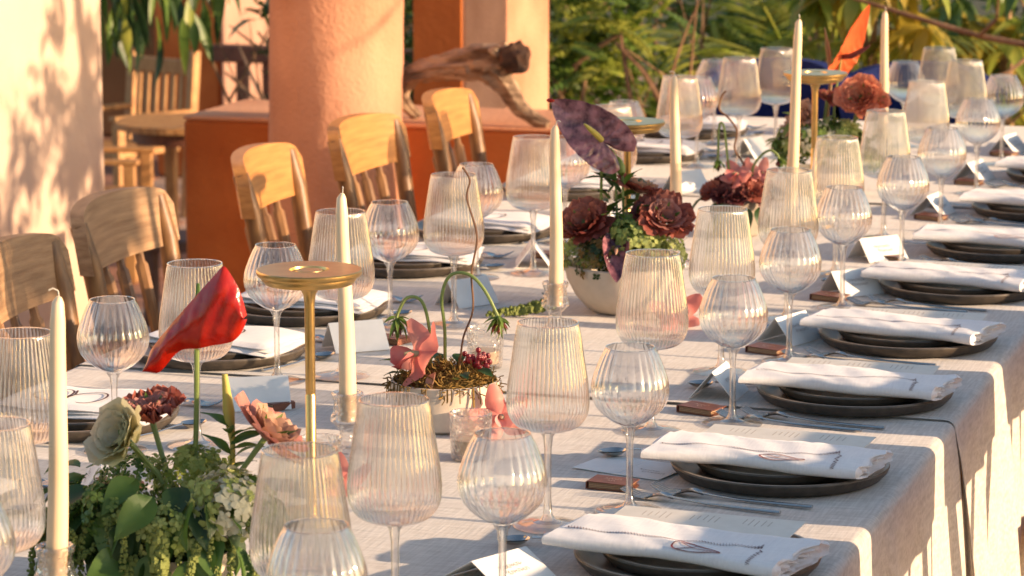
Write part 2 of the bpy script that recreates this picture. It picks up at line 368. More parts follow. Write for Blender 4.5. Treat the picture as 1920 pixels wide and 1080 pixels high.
# ------------------------------------------------------------------ driftwood on the low wall
d = thing('driftwood_log', 'weathered driftwood log with charred knot resting on the low wall', 'driftwood', (.055, -.17, .002))
rd = random.Random(12)
def gnarly(pts, rads, n, amp, m=5, seed=1):
    r_ = random.Random(seed); P = [Vector(q) for q in pts]; out = []; rr = []
    for i in range(len(P) - 1):
        for k in range(m):
            t = k / m; a = P[max(i - 1, 0)]; b = P[i]; c = P[i + 1]; e = P[min(i + 2, len(P) - 1)]
            q = .5 * ((2 * b) + (c - a) * t + (2 * a - 5 * b + 4 * c - e) * t * t + (3 * b - a - 3 * c + e) * t ** 3)
            out.append(q); rr.append(rads[i] * (1 - t) + rads[i + 1] * t)
    out.append(P[-1]); rr.append(rads[-1])
    mb = MB().tube(out, rr, n)
    ph = [r_.uniform(0, 6.28) for _ in range(6)]
    cnt = len(out)
    for i in range(cnt):
        for k in range(n):
            v = Vector(mb.v[i * n + k]); c = out[i]; t = 2 * PI * k / n; s = i / cnt * 9
            g = 1 + amp * (.5 * math.sin(3 * t + ph[0] + s * .35) + .4 * math.sin(7 * t + ph[1] + s * .6) + .35 * math.sin(11 * t + ph[2] - s * .5) + .3 * math.sin(s * 2.1 + ph[3] + t) + r_.uniform(-.35, .35))
            mb.v[i * n + k] = tuple(c + (v - c) * g)
    return mb
obj('trunk', gnarly([(-1.655, 8.36, .636), (-1.688, 8.34, .675), (-1.70, 8.33, .715), (-1.655, 8.32, .762), (-1.57, 8.31, .788), (-1.48, 8.30, .795), (-1.41, 8.29, .808), (-1.35, 8.28, .820)],
                    [.013, .017, .024, .029, .034, .047, .052, .045], 26, .24, 6, 4), d, m='driftwood')
obj('knot', gnarly([(-1.348, 8.265, .845), (-1.322, 8.25, .818), (-1.318, 8.25, .785)], [.034, .046, .026], 20, .2, 6, 8), d, m='driftwood_dark')
obj('prop_branch', gnarly([(-1.405, 8.28, .785), (-1.36, 8.27, .75), (-1.315, 8.26, .69), (-1.265, 8.25, .655), (-1.222, 8.24, .64)], [.042, .032, .025, .019, .011], 16, .2, 5, 5), d, m='driftwood')
obj('splinter', MB().tube([(-1.37, 8.25, .83), (-1.385, 8.23, .85), (-1.365, 8.225, .862)], [.012, .014, .003], 6), d, m='driftwood')

# ------------------------------------------------------------------ plants: leaves, crowns
def leaf_fn(L, W, bend=.3, fold=.25, wave=.0, tip=1.0):
    """leaf along +x from the origin, face up"""
    def fn(u, v):
        s = 2 * v - 1; w = W * .5 * (math.sin(PI * u ** .75) ** tip + .02) * (1 if u < 1 else .0)
        x = L * u; z = -bend * L * u * u + fold * abs(s) * w + wave * L * math.sin(u * 9 + s * 2) * abs(s)
        return (x * (1 - .25 * bend * u), s * w, z)
    return fn
def leaf_mb(L, W, bend=.3, fold=.25, wave=0., nu=5, nv=2): return MB().grid(leaf_fn(L, W, bend, fold, wave), nu, nv)
def rot(az, el=0, roll=0): return Matrix.Rotation(az, 4, 'Z') @ Matrix.Rotation(-el, 4, 'Y') @ Matrix.Rotation(roll, 4, 'X')
def at(p, M): return Matrix.Translation(Vector(p)) @ M
def scatter_leaves(mb, rn, n, where, L, W, el=(-.9, .5), bend=(.1, .6), az=None, nu=4):
    for _ in range(n):
        p = where(rn); l = L * rn.uniform(.6, 1.25)
        lf = leaf_mb(l, W * l / L * rn.uniform(.8, 1.2), rn.uniform(*bend), rn.uniform(.1, .5), 0, nu, 2)
        mb.merge(lf, at(p, rot(az(rn) if az else rn.uniform(0, 2 * PI), rn.uniform(*el), rn.uniform(-.7, .7))))
def feather(mb, rn, p, az, el, L, n=11, w=.011):
    """pinnate spray: paired leaflets along a drooping axis"""
    M = at(p, rot(az, el, rn.uniform(-.5, .5)))
    for k in range(n):
        u = (k + .8) / n; x = L * u; z = -.35 * L * u * u
        ll = L * .36 * math.sin(PI * min(.97, u * .8 + .18))
        for s in (-1, 1):
            a = R(62) * s; dx, dy = math.cos(a), math.sin(a); nx, ny = -dy * w, dx * w
            q = [(x, 0, z), (x + dx * ll * .5 + nx, dy * ll * .5 + ny, z + .01), (x + dx * ll, dy * ll, z - .12 * ll), (x + dx * ll * .5 - nx, dy * ll * .5 - ny, z + .01)]
            mb.add([tuple(M @ Vector(v)) for v in q], [(0, 1, 2, 3)])
def ball(c, r, low=None):
    def f(rn):
        while True:
            q = Vector((rn.uniform(-1, 1), rn.uniform(-1, 1), rn.uniform(-1, 1)))
            if q.length < 1: break
        q = q * (.55 + .45 * rn.random())
        p = (c[0] + r[0] * q.x, c[1] + r[1] * q.y, c[2] + r[2] * q.z)
        return p if low is None or p[2] > low else (p[0], p[1], low + rn.random() * .1)
    return f
def branches(mb, rn, base, n, spread, height, r0=.014, up=.8):
    for _ in range(n):
        p = Vector(base) + Vector((rn.uniform(-.06, .06), rn.uniform(-.06, .06), 0)); a = rn.uniform(0, 2 * PI)
        d_ = Vector((math.cos(a) * spread, math.sin(a) * spread, up)).normalized(); L = height * rn.uniform(.75, 1.15); pts = [p]; k = 7
        for i in range(k):
            d_ = (d_ + Vector((rn.uniform(-.22, .22), rn.uniform(-.22, .22), rn.uniform(-.1, .12)))).normalized(); pts.append(pts[-1] + d_ * L / k)
        mb.tube(pts, [r0 * (1 - .8 * i / k) for i in range(k + 1)], 6)
        for i in range(2, k):
            if rn.random() < .7:
                e = (d_ + Vector((rn.uniform(-1, 1), rn.uniform(-1, 1), rn.uniform(-.3, .6)))).normalized()
                l2 = L * rn.uniform(.15, .35)
                mb.tube([pts[i], pts[i] + e * l2 * .5, pts[i] + e * l2 + Vector((0, 0, rn.uniform(-.03, .05)))], [r0 * .45, r0 * .3, r0 * .12], 5)
GZ = -1.06
def feathery_shrub(label, c, rad, n, seed, mats, L=.2):
    rn = random.Random(seed); s = thing('feathery_shrub', label, 'shrub', (c[0], c[1], GZ), 0, 'shrubs in the garden')
    st_ = MB(); branches(st_, rn, (0, 0, 0), 8, .45, c[2] - GZ + rad[2] * .6, .016); obj('stem', st_, s, m='bark')
    w = ball((0, 0, c[2] - GZ), rad, .1)
    for i, m in enumerate(mats):
        mb = MB()
        for _ in range(n // len(mats)):
            p_ = w(rn); feather(mb, rn, p_, rn.uniform(0, 2 * PI), rn.uniform(-.6, .7), L * rn.uniform(.7, 1.3), 10, .012)
        obj('foliage', mb, s, m=m, smooth=False, kind='stuff')
    return s
feathery_shrub('feathery green acacia shrub growing behind the driftwood and square pillar', (-1.83, 10.75, .66), (.45, .3, .45), 200, 21, ('leaf_mid', 'leaf_lime'), .17)
feathery_shrub('low feathery shrub growing under the bare twigs past the pillar', (-1.68, 10.7, .12), (.5, .3, .30), 220, 22, ('leaf_mid', 'leaf_lime', 'leaf_dark'), .17)
feathery_shrub('feathery shrub between the palm and the long-leaved tree', (-1.45, 12.3, .45), (.5, .35, .6), 300, 23, ('leaf_mid', 'leaf_lime'), .18)
feathery_shrub('dark feathery shrub seen between the column and the orange pillar', (-3.15, 12.5, .35), (.6, .5, .9), 260, 24, ('leaf_dark', 'leaf_mid'), .2)
feathery_shrub('feathery shrub beyond the dark wooden railing', (-6.0, 19.4, .1), (.7, .6, 1.0), 240, 25, ('leaf_dark', 'leaf_mid'), .3)
feathery_shrub('loose feathery shrub low behind the navy chairs', (-.80, 10.6, .20), (.45, .25, .3), 200, 26, ('leaf_mid', 'leaf_lime'), .16)

def broad_tree(label, c, rad, n, seed, mats, L=.2, W=.055, trunk=None, group='long-leaved garden trees'):
    rn = random.Random(seed); s = thing('long_leaved_tree', label, 'tree', (c[0], c[1], GZ), 0, group)
    tr = MB(); tp = trunk or [(0, 0, 0), (.03, .02, (c[2] - GZ) * .5), (0, 0, c[2] - GZ + rad[2] * .4)]
    tr.tube(tp, [.05, .04, .022], 8); branches(tr, rn, tp[1], 7, .8, (c[2] - GZ) * .6, .016); obj('trunk', tr, s, m='bark')
    w = ball((0, 0, c[2] - GZ), rad, .15)
    for m in mats:
        mb = MB()
        for _ in range(n // len(mats) // 6):          # whorls of six hanging leaves
            p_ = w(rn); a0 = rn.uniform(0, 6)
            for k in range(6):
                l = L * rn.uniform(.65, 1.2)
                mb.merge(leaf_mb(l, W * rn.uniform(.8, 1.2), rn.uniform(.25, .6), rn.uniform(.1, .4), 0, 5, 2), at(p_, rot(a0 + k * 1.05 + rn.uniform(-.3, .3), rn.uniform(-.9, .15), rn.uniform(-.5, .5))))
        obj('crown', mb, s, m=m, kind='stuff')
    return s
broad_tree('golden long-leaved tree hanging over the far end of the table', (-.88, 11.35, .74), (.36, .3, .42), 210, 31, ('leaf_lime', 'leaf_gold'), .21, .06)
broad_tree('green long-leaved tree beyond the open end of the table', (-.48, 12.2, .50), (.5, .35, .6), 300, 32, ('leaf_mid', 'leaf_lime', 'leaf_gold'), .19, .055)
# bare branch crossing the golden tree
b_ = MB(); b_.tube([(-1.0, 10.6, 1.05), (-.82, 10.45, .86), (-.55, 10.4, .79), (-.3, 10.35, .73), (-.08, 10.3, .70), (.25, 10.3, .74), (.5, 10.5, .3), (.52, 10.6, GZ)], [.005, .007, .009, .011, .013, .015, .02, .025], 8)
for q in (((-.3, 10.35, .73), (-.22, 10.2, .80), (-.2, 10.1, .9)), ((-.08, 10.3, .70), (-.18, 10.2, .62), (-.3, 10.15, .58)), ((-.08, 10.3, .70), (-.05, 10.2, .82), (-.1, 10.15, .95)), ((.1, 10.3, .72), (.0, 10.15, .80), (-.12, 10.1, .86))):
    b_.tube(q, [.008, .006, .003], 6)
tag(obj('bare_tree', b_, m='bark'), 'bare brown leaning branch among the long golden leaves', 'tree')

def palm(label, base, top, fr, seed, m='leaf_mid'):
    rn = random.Random(seed); s = thing('fan_palm', label, 'palm', (base[0], base[1], GZ), 0, 'palms in the garden'); B = Vector((base[0], base[1], GZ))
    obj('trunk', MB().tube([(0, 0, 0), (.01, 0, top * .5), (0, 0, top)], [.05, .04, .03], 8), s, m='bark')
    for az, el, L in fr:
        mb = MB(); pts = []; d_ = Vector((math.cos(az) * math.cos(el), math.sin(az) * math.cos(el), math.sin(el))); p_ = Vector((0, 0, top)); K = 9
        for k in range(K + 1): pts.append(p_.copy()); d_.z -= .07; p_ = p_ + d_.normalized() * L / K
        mb.tube(pts, [.008 * (1 - .8 * k / K) for k in range(K + 1)], 5)
        for k in range(30):
            t = .15 + .85 * k / 30; i = min(K - 1, int(t * K)); q = pts[i].lerp(pts[i + 1], t * K - i); ax = (pts[i + 1] - pts[i]).normalized()
            side = ax.cross(Vector((0, 0, 1))).normalized(); ll = L * .42 * math.sin(PI * min(.96, t * .85 + .12))
            for sg in (-1, 1):
                e = (side * sg + ax * .75 + Vector((0, 0, rn.uniform(-.25, .05)))).normalized(); nn = ax.cross(e).cross(e).normalized() * .009
                mb.add([q - nn * .4, q + e * ll * .5 - nn, q + e * ll + Vector((0, 0, -.1 * ll)), q + e * ll * .5 + nn], [(0, 1, 2, 3)])
        obj('frond', mb, s, m=m if rn.random() < .7 else 'leaf_lime', smooth=False)
palm('small palm with fine arching fronds behind the far candles', (-1.50, 11.25), 1.2, [(R(200), .9, .9), (R(250), 1.0, .95), (R(300), .8, .9), (R(340), .6, .85), (R(20), .9, .9), (R(275), .45, .95), (R(225), .3, .8), (R(315), .25, .9)], 41, 'leaf_mid')
palm('taller palm fronds rising between the feathery shrubs', (-1.30, 11.9), 1.5, [(R(190), .5, .95), (R(235), .4, 1.0), (R(280), .3, 1.05), (R(320), .5, .95), (R(0), .5, .9), (R(260), .9, .8)], 42, 'leaf_lime')
# bare stems past the pillar
for i, (lab, base, ps) in enumerate((('pale bare sapling stems rising past the square pillar', (-1.95, 10.6), [[(0, 0, 0), (-.02, 0, .9), (.0, .0, 1.4), (.02, 0, 2.0)], [(.0, 0, .1), (-.12, .0, 1.2), (-.2, 0, 1.7)], [(0, 0, .1), (.12, 0, 1.2), (.0, 0, 1.62), (-.2, 0, 1.8)], [(0, 0, 1.3), (.1, .02, 1.6), (.3, 0, 1.75)]]),
                                     ('thin bare brown tree with forked branches behind the candles', (-1.45, 10.5), [[(0, 0, 0), (.02, 0, 1.0), (.0, 0, 1.5), (.06, 0, 1.75), (.15, 0, 1.95)], [(0, 0, .9), (-.12, 0, 1.4), (-.18, 0, 1.75)], [(0, 0, 1.45), (-.08, 0, 1.6), (-.2, 0, 1.72)], [(0, 0, 1.2), (-.1, 0, 1.38), (-.28, 0, 1.5)], [(0, 0, .2), (-.3, 0, 1.25), (-.32, .02, 1.6)]]))):
    s = thing('bare_sapling', lab, 'tree', (base[0], base[1], GZ)); 
    for q in ps: obj('branch', gnarly(q, [.014 - .003 * k for k in range(len(q))], 7, .12, 5, i + 3), s, m='bark')
# dense hedge that closes the garden behind
def hedge(label, x0, x1, y0, y1, z1, n, seed):
    rn = random.Random(seed); s = thing('garden_hedge', label, 'hedge', ((x0 + x1) / 2, (y0 + y1) / 2, GZ), 0, 'hedges behind the garden'); w = (x1 - x0) / 2; d_ = (y1 - y0) / 2
    obj('stem', (lambda mb: (branches(mb, rn, (0, 0, 0), 8, .9, z1 - GZ, .03), mb)[1])(MB()), s, m='bark')
    for m in ('leaf_dark', 'leaf_mid'):
        mb = MB(); scatter_leaves(mb, rn, n // 2, lambda r_: (r_.uniform(-w, w), -d_ + abs(r_.gauss(0, .5)) * d_, r_.uniform(0, z1 - GZ)), .15, .06, nu=3)
        obj('foliage', mb, s, m=m, kind='stuff')
hedge('dense dark hedge closing the garden behind the palms', -4.0, -1.6, 12.75, 13.6, 1.2, 1500, 51)
hedge('dense dark hedge closing the garden behind the golden tree', -1.7, -.1, 12.85, 13.7, 1.1, 1200, 52)
hedge('dense dark hedge behind the wooden railing', -7.2, -4.2, 21, 22.5, 1.4, 900, 53)
# drooping long leaves by the teak table
rn = random.Random(61)
s = thing('weeping_tree', 'weeping tree with long glossy leaves hanging above the teak armchairs', 'tree', (-4.9, 11.6, -1))
obj('trunk', MB().tube([(0, 0, 0), (.05, 0, 1.2), (.02, .1, 2.2)], [.06, .05, .04], 8), s, m='bark')
br = MB()
for e in ((.5, .5, 2.35), (.75, .35, 2.3), (.95, .45, 2.25), (.7, .2, 2.4)): br.tube([(.02, .1, 2.15), (e[0] * .5, e[1] * .5, 2.45), e], [.025, .018, .008], 6)
obj('branch', br, s, m='bark')
for m, n in (('leaf_dark', 150), ('leaf_mid', 90), ('leaf_lime', 30)):
    mb = MB()
    for _ in range(n):
        x = rn.uniform(.42, 1.0); zt = 1.20 + 1.0 * rn.random() ** .9 + .35 * abs(x - .66); l = rn.uniform(.16, .28)
        mb.merge(leaf_mb(l, .045, rn.uniform(0, .25), .3, .0, 6, 2), at((x, rn.uniform(.1, .7), zt + .25), rot(rn.uniform(0, 6.3), rn.uniform(-1.5, -1.1), rn.uniform(-1, 1))))
    obj('crown', mb, s, m=m, kind='stuff')
# tree on the open side whose shadow falls on the cream wall
rn = random.Random(71)
s = thing('terrace_tree', 'slender leafy tree on the open side of the terrace past the chairs', 'tree', (1.35, 7.47, -.10))
obj('trunk', MB().tube([(.3, .35, .1), (.28, .3, 1.0), (.1, .1, 1.9), (0, 0, 2.6)], [.05, .04, .03, .01], 8), s, m='bark')
br = MB(); branches(br, rn, (.1, .0, 1.5), 7, 1.2, .6, .007, .35); obj('branch', br, s, m='bark')
mb = MB()
for cx, cy_, cz, rr, n in ((0, .10, 1.74, .17, 80), (0, -.10, 1.82, .15, 55), (.0, .17, 1.98, .10, 26), (0, -.05, 2.03, .09, 20), (0, -.28, 1.74, .13, 30), (0, -.10, 2.15, .07, 10), (0, -.12, 2.30, .08, 16), (0, .05, 1.57, .2, 60), (0, -.30, 1.55, .2, 50), (0, .18, 1.66, .08, 50), (0, .16, 1.80, .10, 60), (0, .02, 1.68, .16, 70), (0, -.2, 1.66, .12, 40)):
    scatter_leaves(mb, rn, n, ball((cx, cy_, cz - .14), (.12, rr, rr)), .09, .040, el=(-1.3, .4), nu=4)
obj('crown', mb, s, m='leaf_mid', kind='stuff')
s = thing('terrace_tree', 'low bushy tree added unseen on the open side to shade two column-side chairs', 'tree', (2.7, 4.72, 0))  # added out of view so its crown shades the first two crest rails
obj('trunk', MB().tube([(0, 0, 0), (.02, .02, .8), (0, 0, 1.68)], [.04, .03, .015], 8), s, m='bark')
mb = MB(); scatter_leaves(mb, rn, 700, ball((0, 0, 1.69), (.3, .46, .13)), .10, .045, el=(-1.2, .4), nu=4); obj('crown', mb, s, m='leaf_mid', kind='stuff')

# ------------------------------------------------------------------ dining table and linen
TX = .655
t = thing('dining_table', 'long dining table hidden under beige linen cloths', 'table', (0, 0, 0))
obj('tabletop', MB().box(-TX + .012, TX - .012, 1.45, 7.40, .715, .749, .004), t, m='teak')
lg = MB().box(-.035, .035, -.035, .035, 0, .7145, .004).mesh('leg', 'teak', False)
for y in (1.6, 3.5, 5.4, 7.2):
    for x in (-.45, .45): obj('leg', lg, t, (x, y, 0))
def cloth(label, y0, y1, z, seed, bottom=.06):
    rn = random.Random(seed); ph = [rn.uniform(0, 6.28) for _ in range(8)]
    prof = []                                           # path from right hem over the top to the left hem: (x, z, drop)
    rr = .014; D = z - bottom; nd = 16
    for k in range(nd + 1): prof.append((TX + .004, bottom + (D - rr) * k / nd, 1 - k / nd))
    for k in range(1, 6): a = PI / 2 * k / 5; prof.append((TX + .004 - rr + rr * math.cos(a), z - rr + rr * math.sin(a), 0))
    xs = [TX - .03 - (2 * TX - .06) * k / 24 for k in range(1, 24)]
    prof += [(x, z, 0) for x in xs]
    prof += [(-x, zz, q) for x, zz, q in [prof[i] for i in range(nd + 5, -1, -1)]]
    ny = int((y1 - y0) / .0125); vs = []; fs = []; m = len(prof)
    for j in range(ny + 1):
        y = y0 + (y1 - y0) * j / ny
        edge = min(1, min(y - y0, y1 - y) / .12)
        for i, (x, zz, q) in enumerate(prof):
            s = 1 if x > 0 else -1
            if q > 0 or abs(x) > TX - .03:
                f_ = .016 * math.sin(29 * y + ph[0]) + .011 * math.sin(53 * y + ph[1] + 1.2 * q) + .008 * math.sin(86 * y + ph[2] - q) + .012 * math.sin(13 * y + ph[3])
                q2 = q ** .8
                dx = q2 * (.020 + f_ * 1.05) + (1 - edge) * .02 * q2 + .0006 * math.sin(40 * y + ph[0])
                vs.append((x + s * max(dx, .0006), y + q * .012 * math.sin(23 * y + ph[4]), zz))
            else:
                dz = .0007 * math.sin(21 * x + 9 * y + ph[5]) * math.sin(17 * y + ph[6]) + .0005 * math.sin(7 * x - 5 * y + ph[7])
                hump = .0015 * math.exp(-((y - (y0 + .01)) / .02) ** 2)
                vs.append((x, y, zz + dz * .6 - .0006 + hump))
    for j in range(ny):
        for i in range(m - 1): fs.append((j * m + i, j * m + i + 1, (j + 1) * m + i + 1, (j + 1) * m + i))
    c = thing('tablecloth', label, 'tablecloth', (0, 0, 0), 0, 'linen tablecloths')
    obj('cloth', MB().add(vs, fs), c, m='linen')
    for j, o in ((0, 1), (ny, -1)):
        pts = [Vector(vs[j * m + i]) + Vector((0, o * .004, 0)) for i in range(m)]
        nrm = []
        for i in range(m):
            d_ = pts[min(i + 1, m - 1)] - pts[max(i - 1, 0)]; nrm.append(Vector((0, 1, 0)).cross(d_).normalized() * -1)
        a = [pts[i] - nrm[i] * -.0016 + Vector((0, -o * .004, 0)) for i in range(m)]; b = [pts[i] - nrm[i] * -.0016 + Vector((0, o * .010, 0)) for i in range(m)]
        obj('hem', MB().add(a + b, [(i, i + 1, m + i + 1, m + i) for i in range(m - 1)]), c, m='linen_hem')   # stitched hem on each cut edge
    return c
cloth('beige linen cloth under the red anthurium bouquet, hanging in soft folds', 1.40, 4.005, TZ - .0006, 1)
cloth('beige linen cloth under the round bowl bouquet, overlapping its neighbours', 3.965, 6.02, TZ + .0022, 2)
cloth('beige linen cloth on the table end by the navy chairs', 5.985, 7.45, TZ + .0046, 3)
def zt(y):                                                # height of the linen at y
    return TZ + (.0022 if 3.96 < y <= 5.98 else .0046 if y > 5.98 else -.0004) + (.0018 if (3.95 < y < 4.02 or 5.97 < y < 6.05) else 0)

# ------------------------------------------------------------------ wooden dining chairs
def crest(u, v, side, deep=0):
    """u along the rail, v up; side 0 front 1 back"""
    y = (u * 2 - 1) * .222; a = abs(u * 2 - 1)
    top = .884 - .015 * a ** 2.2; bot = .757 + .004 * a - .026 * deep; top += .030 * deep
    rnd_ = .05
    if a > 1 - rnd_ / .232 * 1.0:
        e = (a - (1 - rnd_ / .232)) / (rnd_ / .232); top -= .030 * (1 - math.sqrt(max(0, 1 - e * e))); bot += .006 * e
    z = bot + (top - bot) * v; x = -.245 - .045 * (1 - a * a) - (z - .83) * .16 + (.013 if side == 0 else -.013)
    return (x, y, z)
def make_chair(label, group, deep=0, wood='chair_wood'):
    c = thing('dining_chair', label, 'chair', (0, 0, 0), 0, group)
    mb = MB(); nu, nv = 28, 6
    mb.grid(lambda u, v: crest(u, v, 0, deep), nu, nv); o = len(mb.v); mb.grid(lambda u, v: crest(u, v, 1, deep), nu, nv)
    w = nv + 1; per = [i * w for i in range(nu + 1)] + [nu * w + j for j in range(1, nv + 1)] + [i * w + nv for i in range(nu - 1, -1, -1)] + [j for j in range(nv - 1, 0, -1)]
    mb.f += [(per[k], per[(k + 1) % len(per)], per[(k + 1) % len(per)] + o, per[k] + o) for k in range(len(per))]
    mb.f[nu * nv:2 * nu * nv] = [q[::-1] for q in mb.f[nu * nv:2 * nu * nv]]
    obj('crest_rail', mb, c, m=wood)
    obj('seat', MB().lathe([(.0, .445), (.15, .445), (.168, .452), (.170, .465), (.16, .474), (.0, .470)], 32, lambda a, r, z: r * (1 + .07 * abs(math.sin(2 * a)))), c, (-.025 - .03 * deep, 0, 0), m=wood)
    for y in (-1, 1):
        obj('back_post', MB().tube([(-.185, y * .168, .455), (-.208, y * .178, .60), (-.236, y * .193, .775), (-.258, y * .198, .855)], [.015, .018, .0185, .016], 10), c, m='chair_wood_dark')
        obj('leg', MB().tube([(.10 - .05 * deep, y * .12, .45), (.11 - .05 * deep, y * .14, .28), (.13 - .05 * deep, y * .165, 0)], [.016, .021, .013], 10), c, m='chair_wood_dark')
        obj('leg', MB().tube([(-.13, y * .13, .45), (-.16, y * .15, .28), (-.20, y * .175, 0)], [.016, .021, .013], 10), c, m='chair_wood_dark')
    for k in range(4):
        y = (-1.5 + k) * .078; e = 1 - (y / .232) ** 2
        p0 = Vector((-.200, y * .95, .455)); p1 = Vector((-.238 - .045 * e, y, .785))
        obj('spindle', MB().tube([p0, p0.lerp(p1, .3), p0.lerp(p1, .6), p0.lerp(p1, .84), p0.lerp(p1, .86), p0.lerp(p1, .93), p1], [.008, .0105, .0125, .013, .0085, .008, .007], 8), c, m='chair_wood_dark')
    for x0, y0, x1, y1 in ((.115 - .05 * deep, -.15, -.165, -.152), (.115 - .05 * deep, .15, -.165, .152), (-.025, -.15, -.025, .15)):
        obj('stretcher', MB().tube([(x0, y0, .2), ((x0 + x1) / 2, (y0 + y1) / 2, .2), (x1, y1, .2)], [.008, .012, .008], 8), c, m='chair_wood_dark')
    return c
LC = [(-.70, 4.40, 9, 'wooden spindle-back dining chair in part shade, first of the row by the cream wall'),
      (-.78, 4.96, 4, 'worn wooden spindle-back dining chair with greyish crest in front of the cream wall'),
      (-.79, 5.70, 8, 'golden spindle-back dining chair in front of the end of the low orange wall'),
      (-.79, 6.26, 1, 'golden spindle-back dining chair in front of the round column'),
      (-.79, 6.87, 6, 'golden spindle-back dining chair below the driftwood, next to the column')]
chair0 = grey0 = None; g_ = 'dining chairs on the column side'
for k, (x, y, rz, lab) in enumerate(LC):
    src = grey0 if k < 2 else chair0
    if src is None:
        src = make_chair(lab, g_, 0, 'chair_wood_grey' if k < 2 else 'chair_wood'); src.location = (x, y, 0); src.rotation_euler = (0, 0, R(rz)); src.scale = (1, 1, .976)
        if k < 2: grey0 = src
        else: chair0 = src
    else: copy_tree(src, (x, y, 0), R(rz), lab, g_, .976)
RC = [2.57, 3.075, 3.575, 4.085, 4.62, 5.10, 5.60, 6.10, 6.62]
chair1 = None
for i, y in enumerate(RC):
    lab = f'wooden spindle-back chair with crest deepened for shade opposite the column, {ORD[len(RC) - 1 - i]} from the navy chairs'; g_ = 'dining chairs on the open side'
    x = .795 + rnd.uniform(-.012, .012) - (.045 if i == 1 else 0); a = PI + R(rnd.uniform(-2, 2))
    if chair1 is None: chair1 = make_chair(lab, g_, 1); chair1.location = (x, y, 0); chair1.rotation_euler = (0, 0, a)  # unseen rails made deeper so their shadow reaches plates and cloth drop
    else: copy_tree(chair1, (x, y, 0), a, lab, g_)
def navy_chair(label, x, y, rz):
    c = thing('upholstered_chair', label, 'chair', (x, y, 0), rz, 'navy chairs at the table end')
    def back(u, v):
        a = PI * (1.08 * u - .04) ; r = .185 + .03 * math.sin(PI * v); z = .42 + .445 * v - .05 * abs(math.cos(a)) ** 3 * v
        th_ = .03 * math.sin(PI * min(1, v * 1.0)) 
        return (r * math.cos(a), .03 + (r) * .9 * math.sin(a), z)
    mb = MB(); mb.grid(back, 24, 8); o = len(mb.v)
    mb.grid(lambda u, v: tuple(Vector(back(u, v)) * 1 + Vector((math.cos(PI * u) * .045, math.sin(PI * u) * .045, 0))), 24, 8); w = 9
    mb.f += [(i * w + 8, (i + 1) * w + 8, o + (i + 1) * w + 8, o + i * w + 8) for i in range(24)]
    mb.f += [(i * w, (i + 1) * w, o + (i + 1) * w, o + i * w) for i in range(24)]
    for e in (0, 24): mb.f += [(e * w + j, e * w + j + 1, o + e * w + j + 1, o + e * w + j) for j in range(8)]
    obj('backrest', mb, c, m='navy')
    obj('seat', MB().lathe([(0, .36), (.165, .36), (.182, .38), (.182, .43), (.165, .46), (0, .47)], 28), c, m='navy')
    for sx in (-.15, .15):
        for sy in (-.15, .15): obj('leg', MB().tube([(sx, sy, .365), (sx * 1.2, sy * 1.2, 0)], [.016, .011], 8), c, m='dark_wood')
navy_chair('navy upholstered tub chair at the table end, nearer the column', -.455, 7.70, 0)
navy_chair('navy upholstered tub chair at the table end, behind the coral flower', -.085, 7.72, R(-4))

# ------------------------------------------------------------------ glassware
def interp(prof, n):
    out = []; L = len(prof) - 1
    for k in range(n + 1):
        t = k / n * L; i = min(L - 1, int(t)); f_ = t - i
        P = [prof[max(0, i - 1)], prof[i], prof[i + 1], prof[min(L, i + 2)]]
        out.append(tuple(.5 * (2 * P[1][a] + (P[2][a] - P[0][a]) * f_ + (2 * P[0][a] - 5 * P[1][a] + 4 * P[2][a] - P[3][a]) * f_ * f_ + (3 * P[1][a] - P[0][a] - 3 * P[2][a] + P[3][a]) * f_ ** 3) for a in (0, 1)))
    return out
def goblet_meshes(prof, nrib, depth, seg, m, zb, stem_r):
    top = prof[-1][1]
    def rib(t, r, z):
        k = min(1, max(0, (z - zb - .004) / .02)) * (1 if z < top - .004 else .25)
        return r * (1 + depth * k * (abs(math.cos(t * nrib / 2)) - .6))
    bowl = MB().lathe(interp(prof, 22), seg, rib).mesh('bowl', m)
    rimr, rz_ = prof[-1]
    rim = MB(); n = 64; rim.tube([(rimr * math.cos(2 * PI * k / n), rimr * math.sin(2 * PI * k / n), rz_) for k in range(n + 1)], .0009, 6, False)
    stem = MB().lathe([(stem_r * 2.6, zb + .001), (stem_r * 1.5, zb - .006), (stem_r * 1.05, zb - .02), (stem_r, zb - .05), (stem_r, .035), (stem_r * 1.3, .014), (stem_r * 2.4, .0075), (.018, .0052)], 12)
    foot = MB().lathe([(.018, .0052), (.030, .0034), (.0395, .0022), (.041, .0012), (.0405, 0), (0, 0)], 48)
    return bowl, rim.mesh('rim', 'stem_glass'), stem.mesh('stem', 'stem_glass'), foot.mesh('foot', 'foot_glass')
TALL = goblet_meshes([(.006, .113), (.020, .1145), (.036, .120), (.0445, .131), (.0475, .146), (.0465, .168), (.0425, .195), (.0388, .22), (.0352, .242)], 52, .055, 364, 'ribbed_glass', .113, .0042)
ROUND = goblet_meshes([(.005, .104), (.018, .109), (.032, .119), (.0425, .132), (.0462, .147), (.0448, .161), (.0395, .177), (.034, .19), (.0288, .200)], 26, .030, 208, 'optic_glass', .104, .0040)
def goblet(kind, label, x, y, group):
    M = TALL if kind == 'tall' else ROUND
    g = thing('ribbed_wine_glass' if kind == 'tall' else 'balloon_wine_glass', label, 'wine glass', (x, y, zt(y)), rnd.uniform(0, 6), group)
    for n_, me in zip(('bowl', 'rim', 'stem', 'foot'), M): obj(n_, me, g)
RT = [(.267, 2.55), (.273, 2.794), (.296, 3.256), (.28, 3.785), (.276, 4.195), (.275, 4.649), (.261, 5.105), (.264, 5.544), (.248, 6.086), (.251, 6.57)]
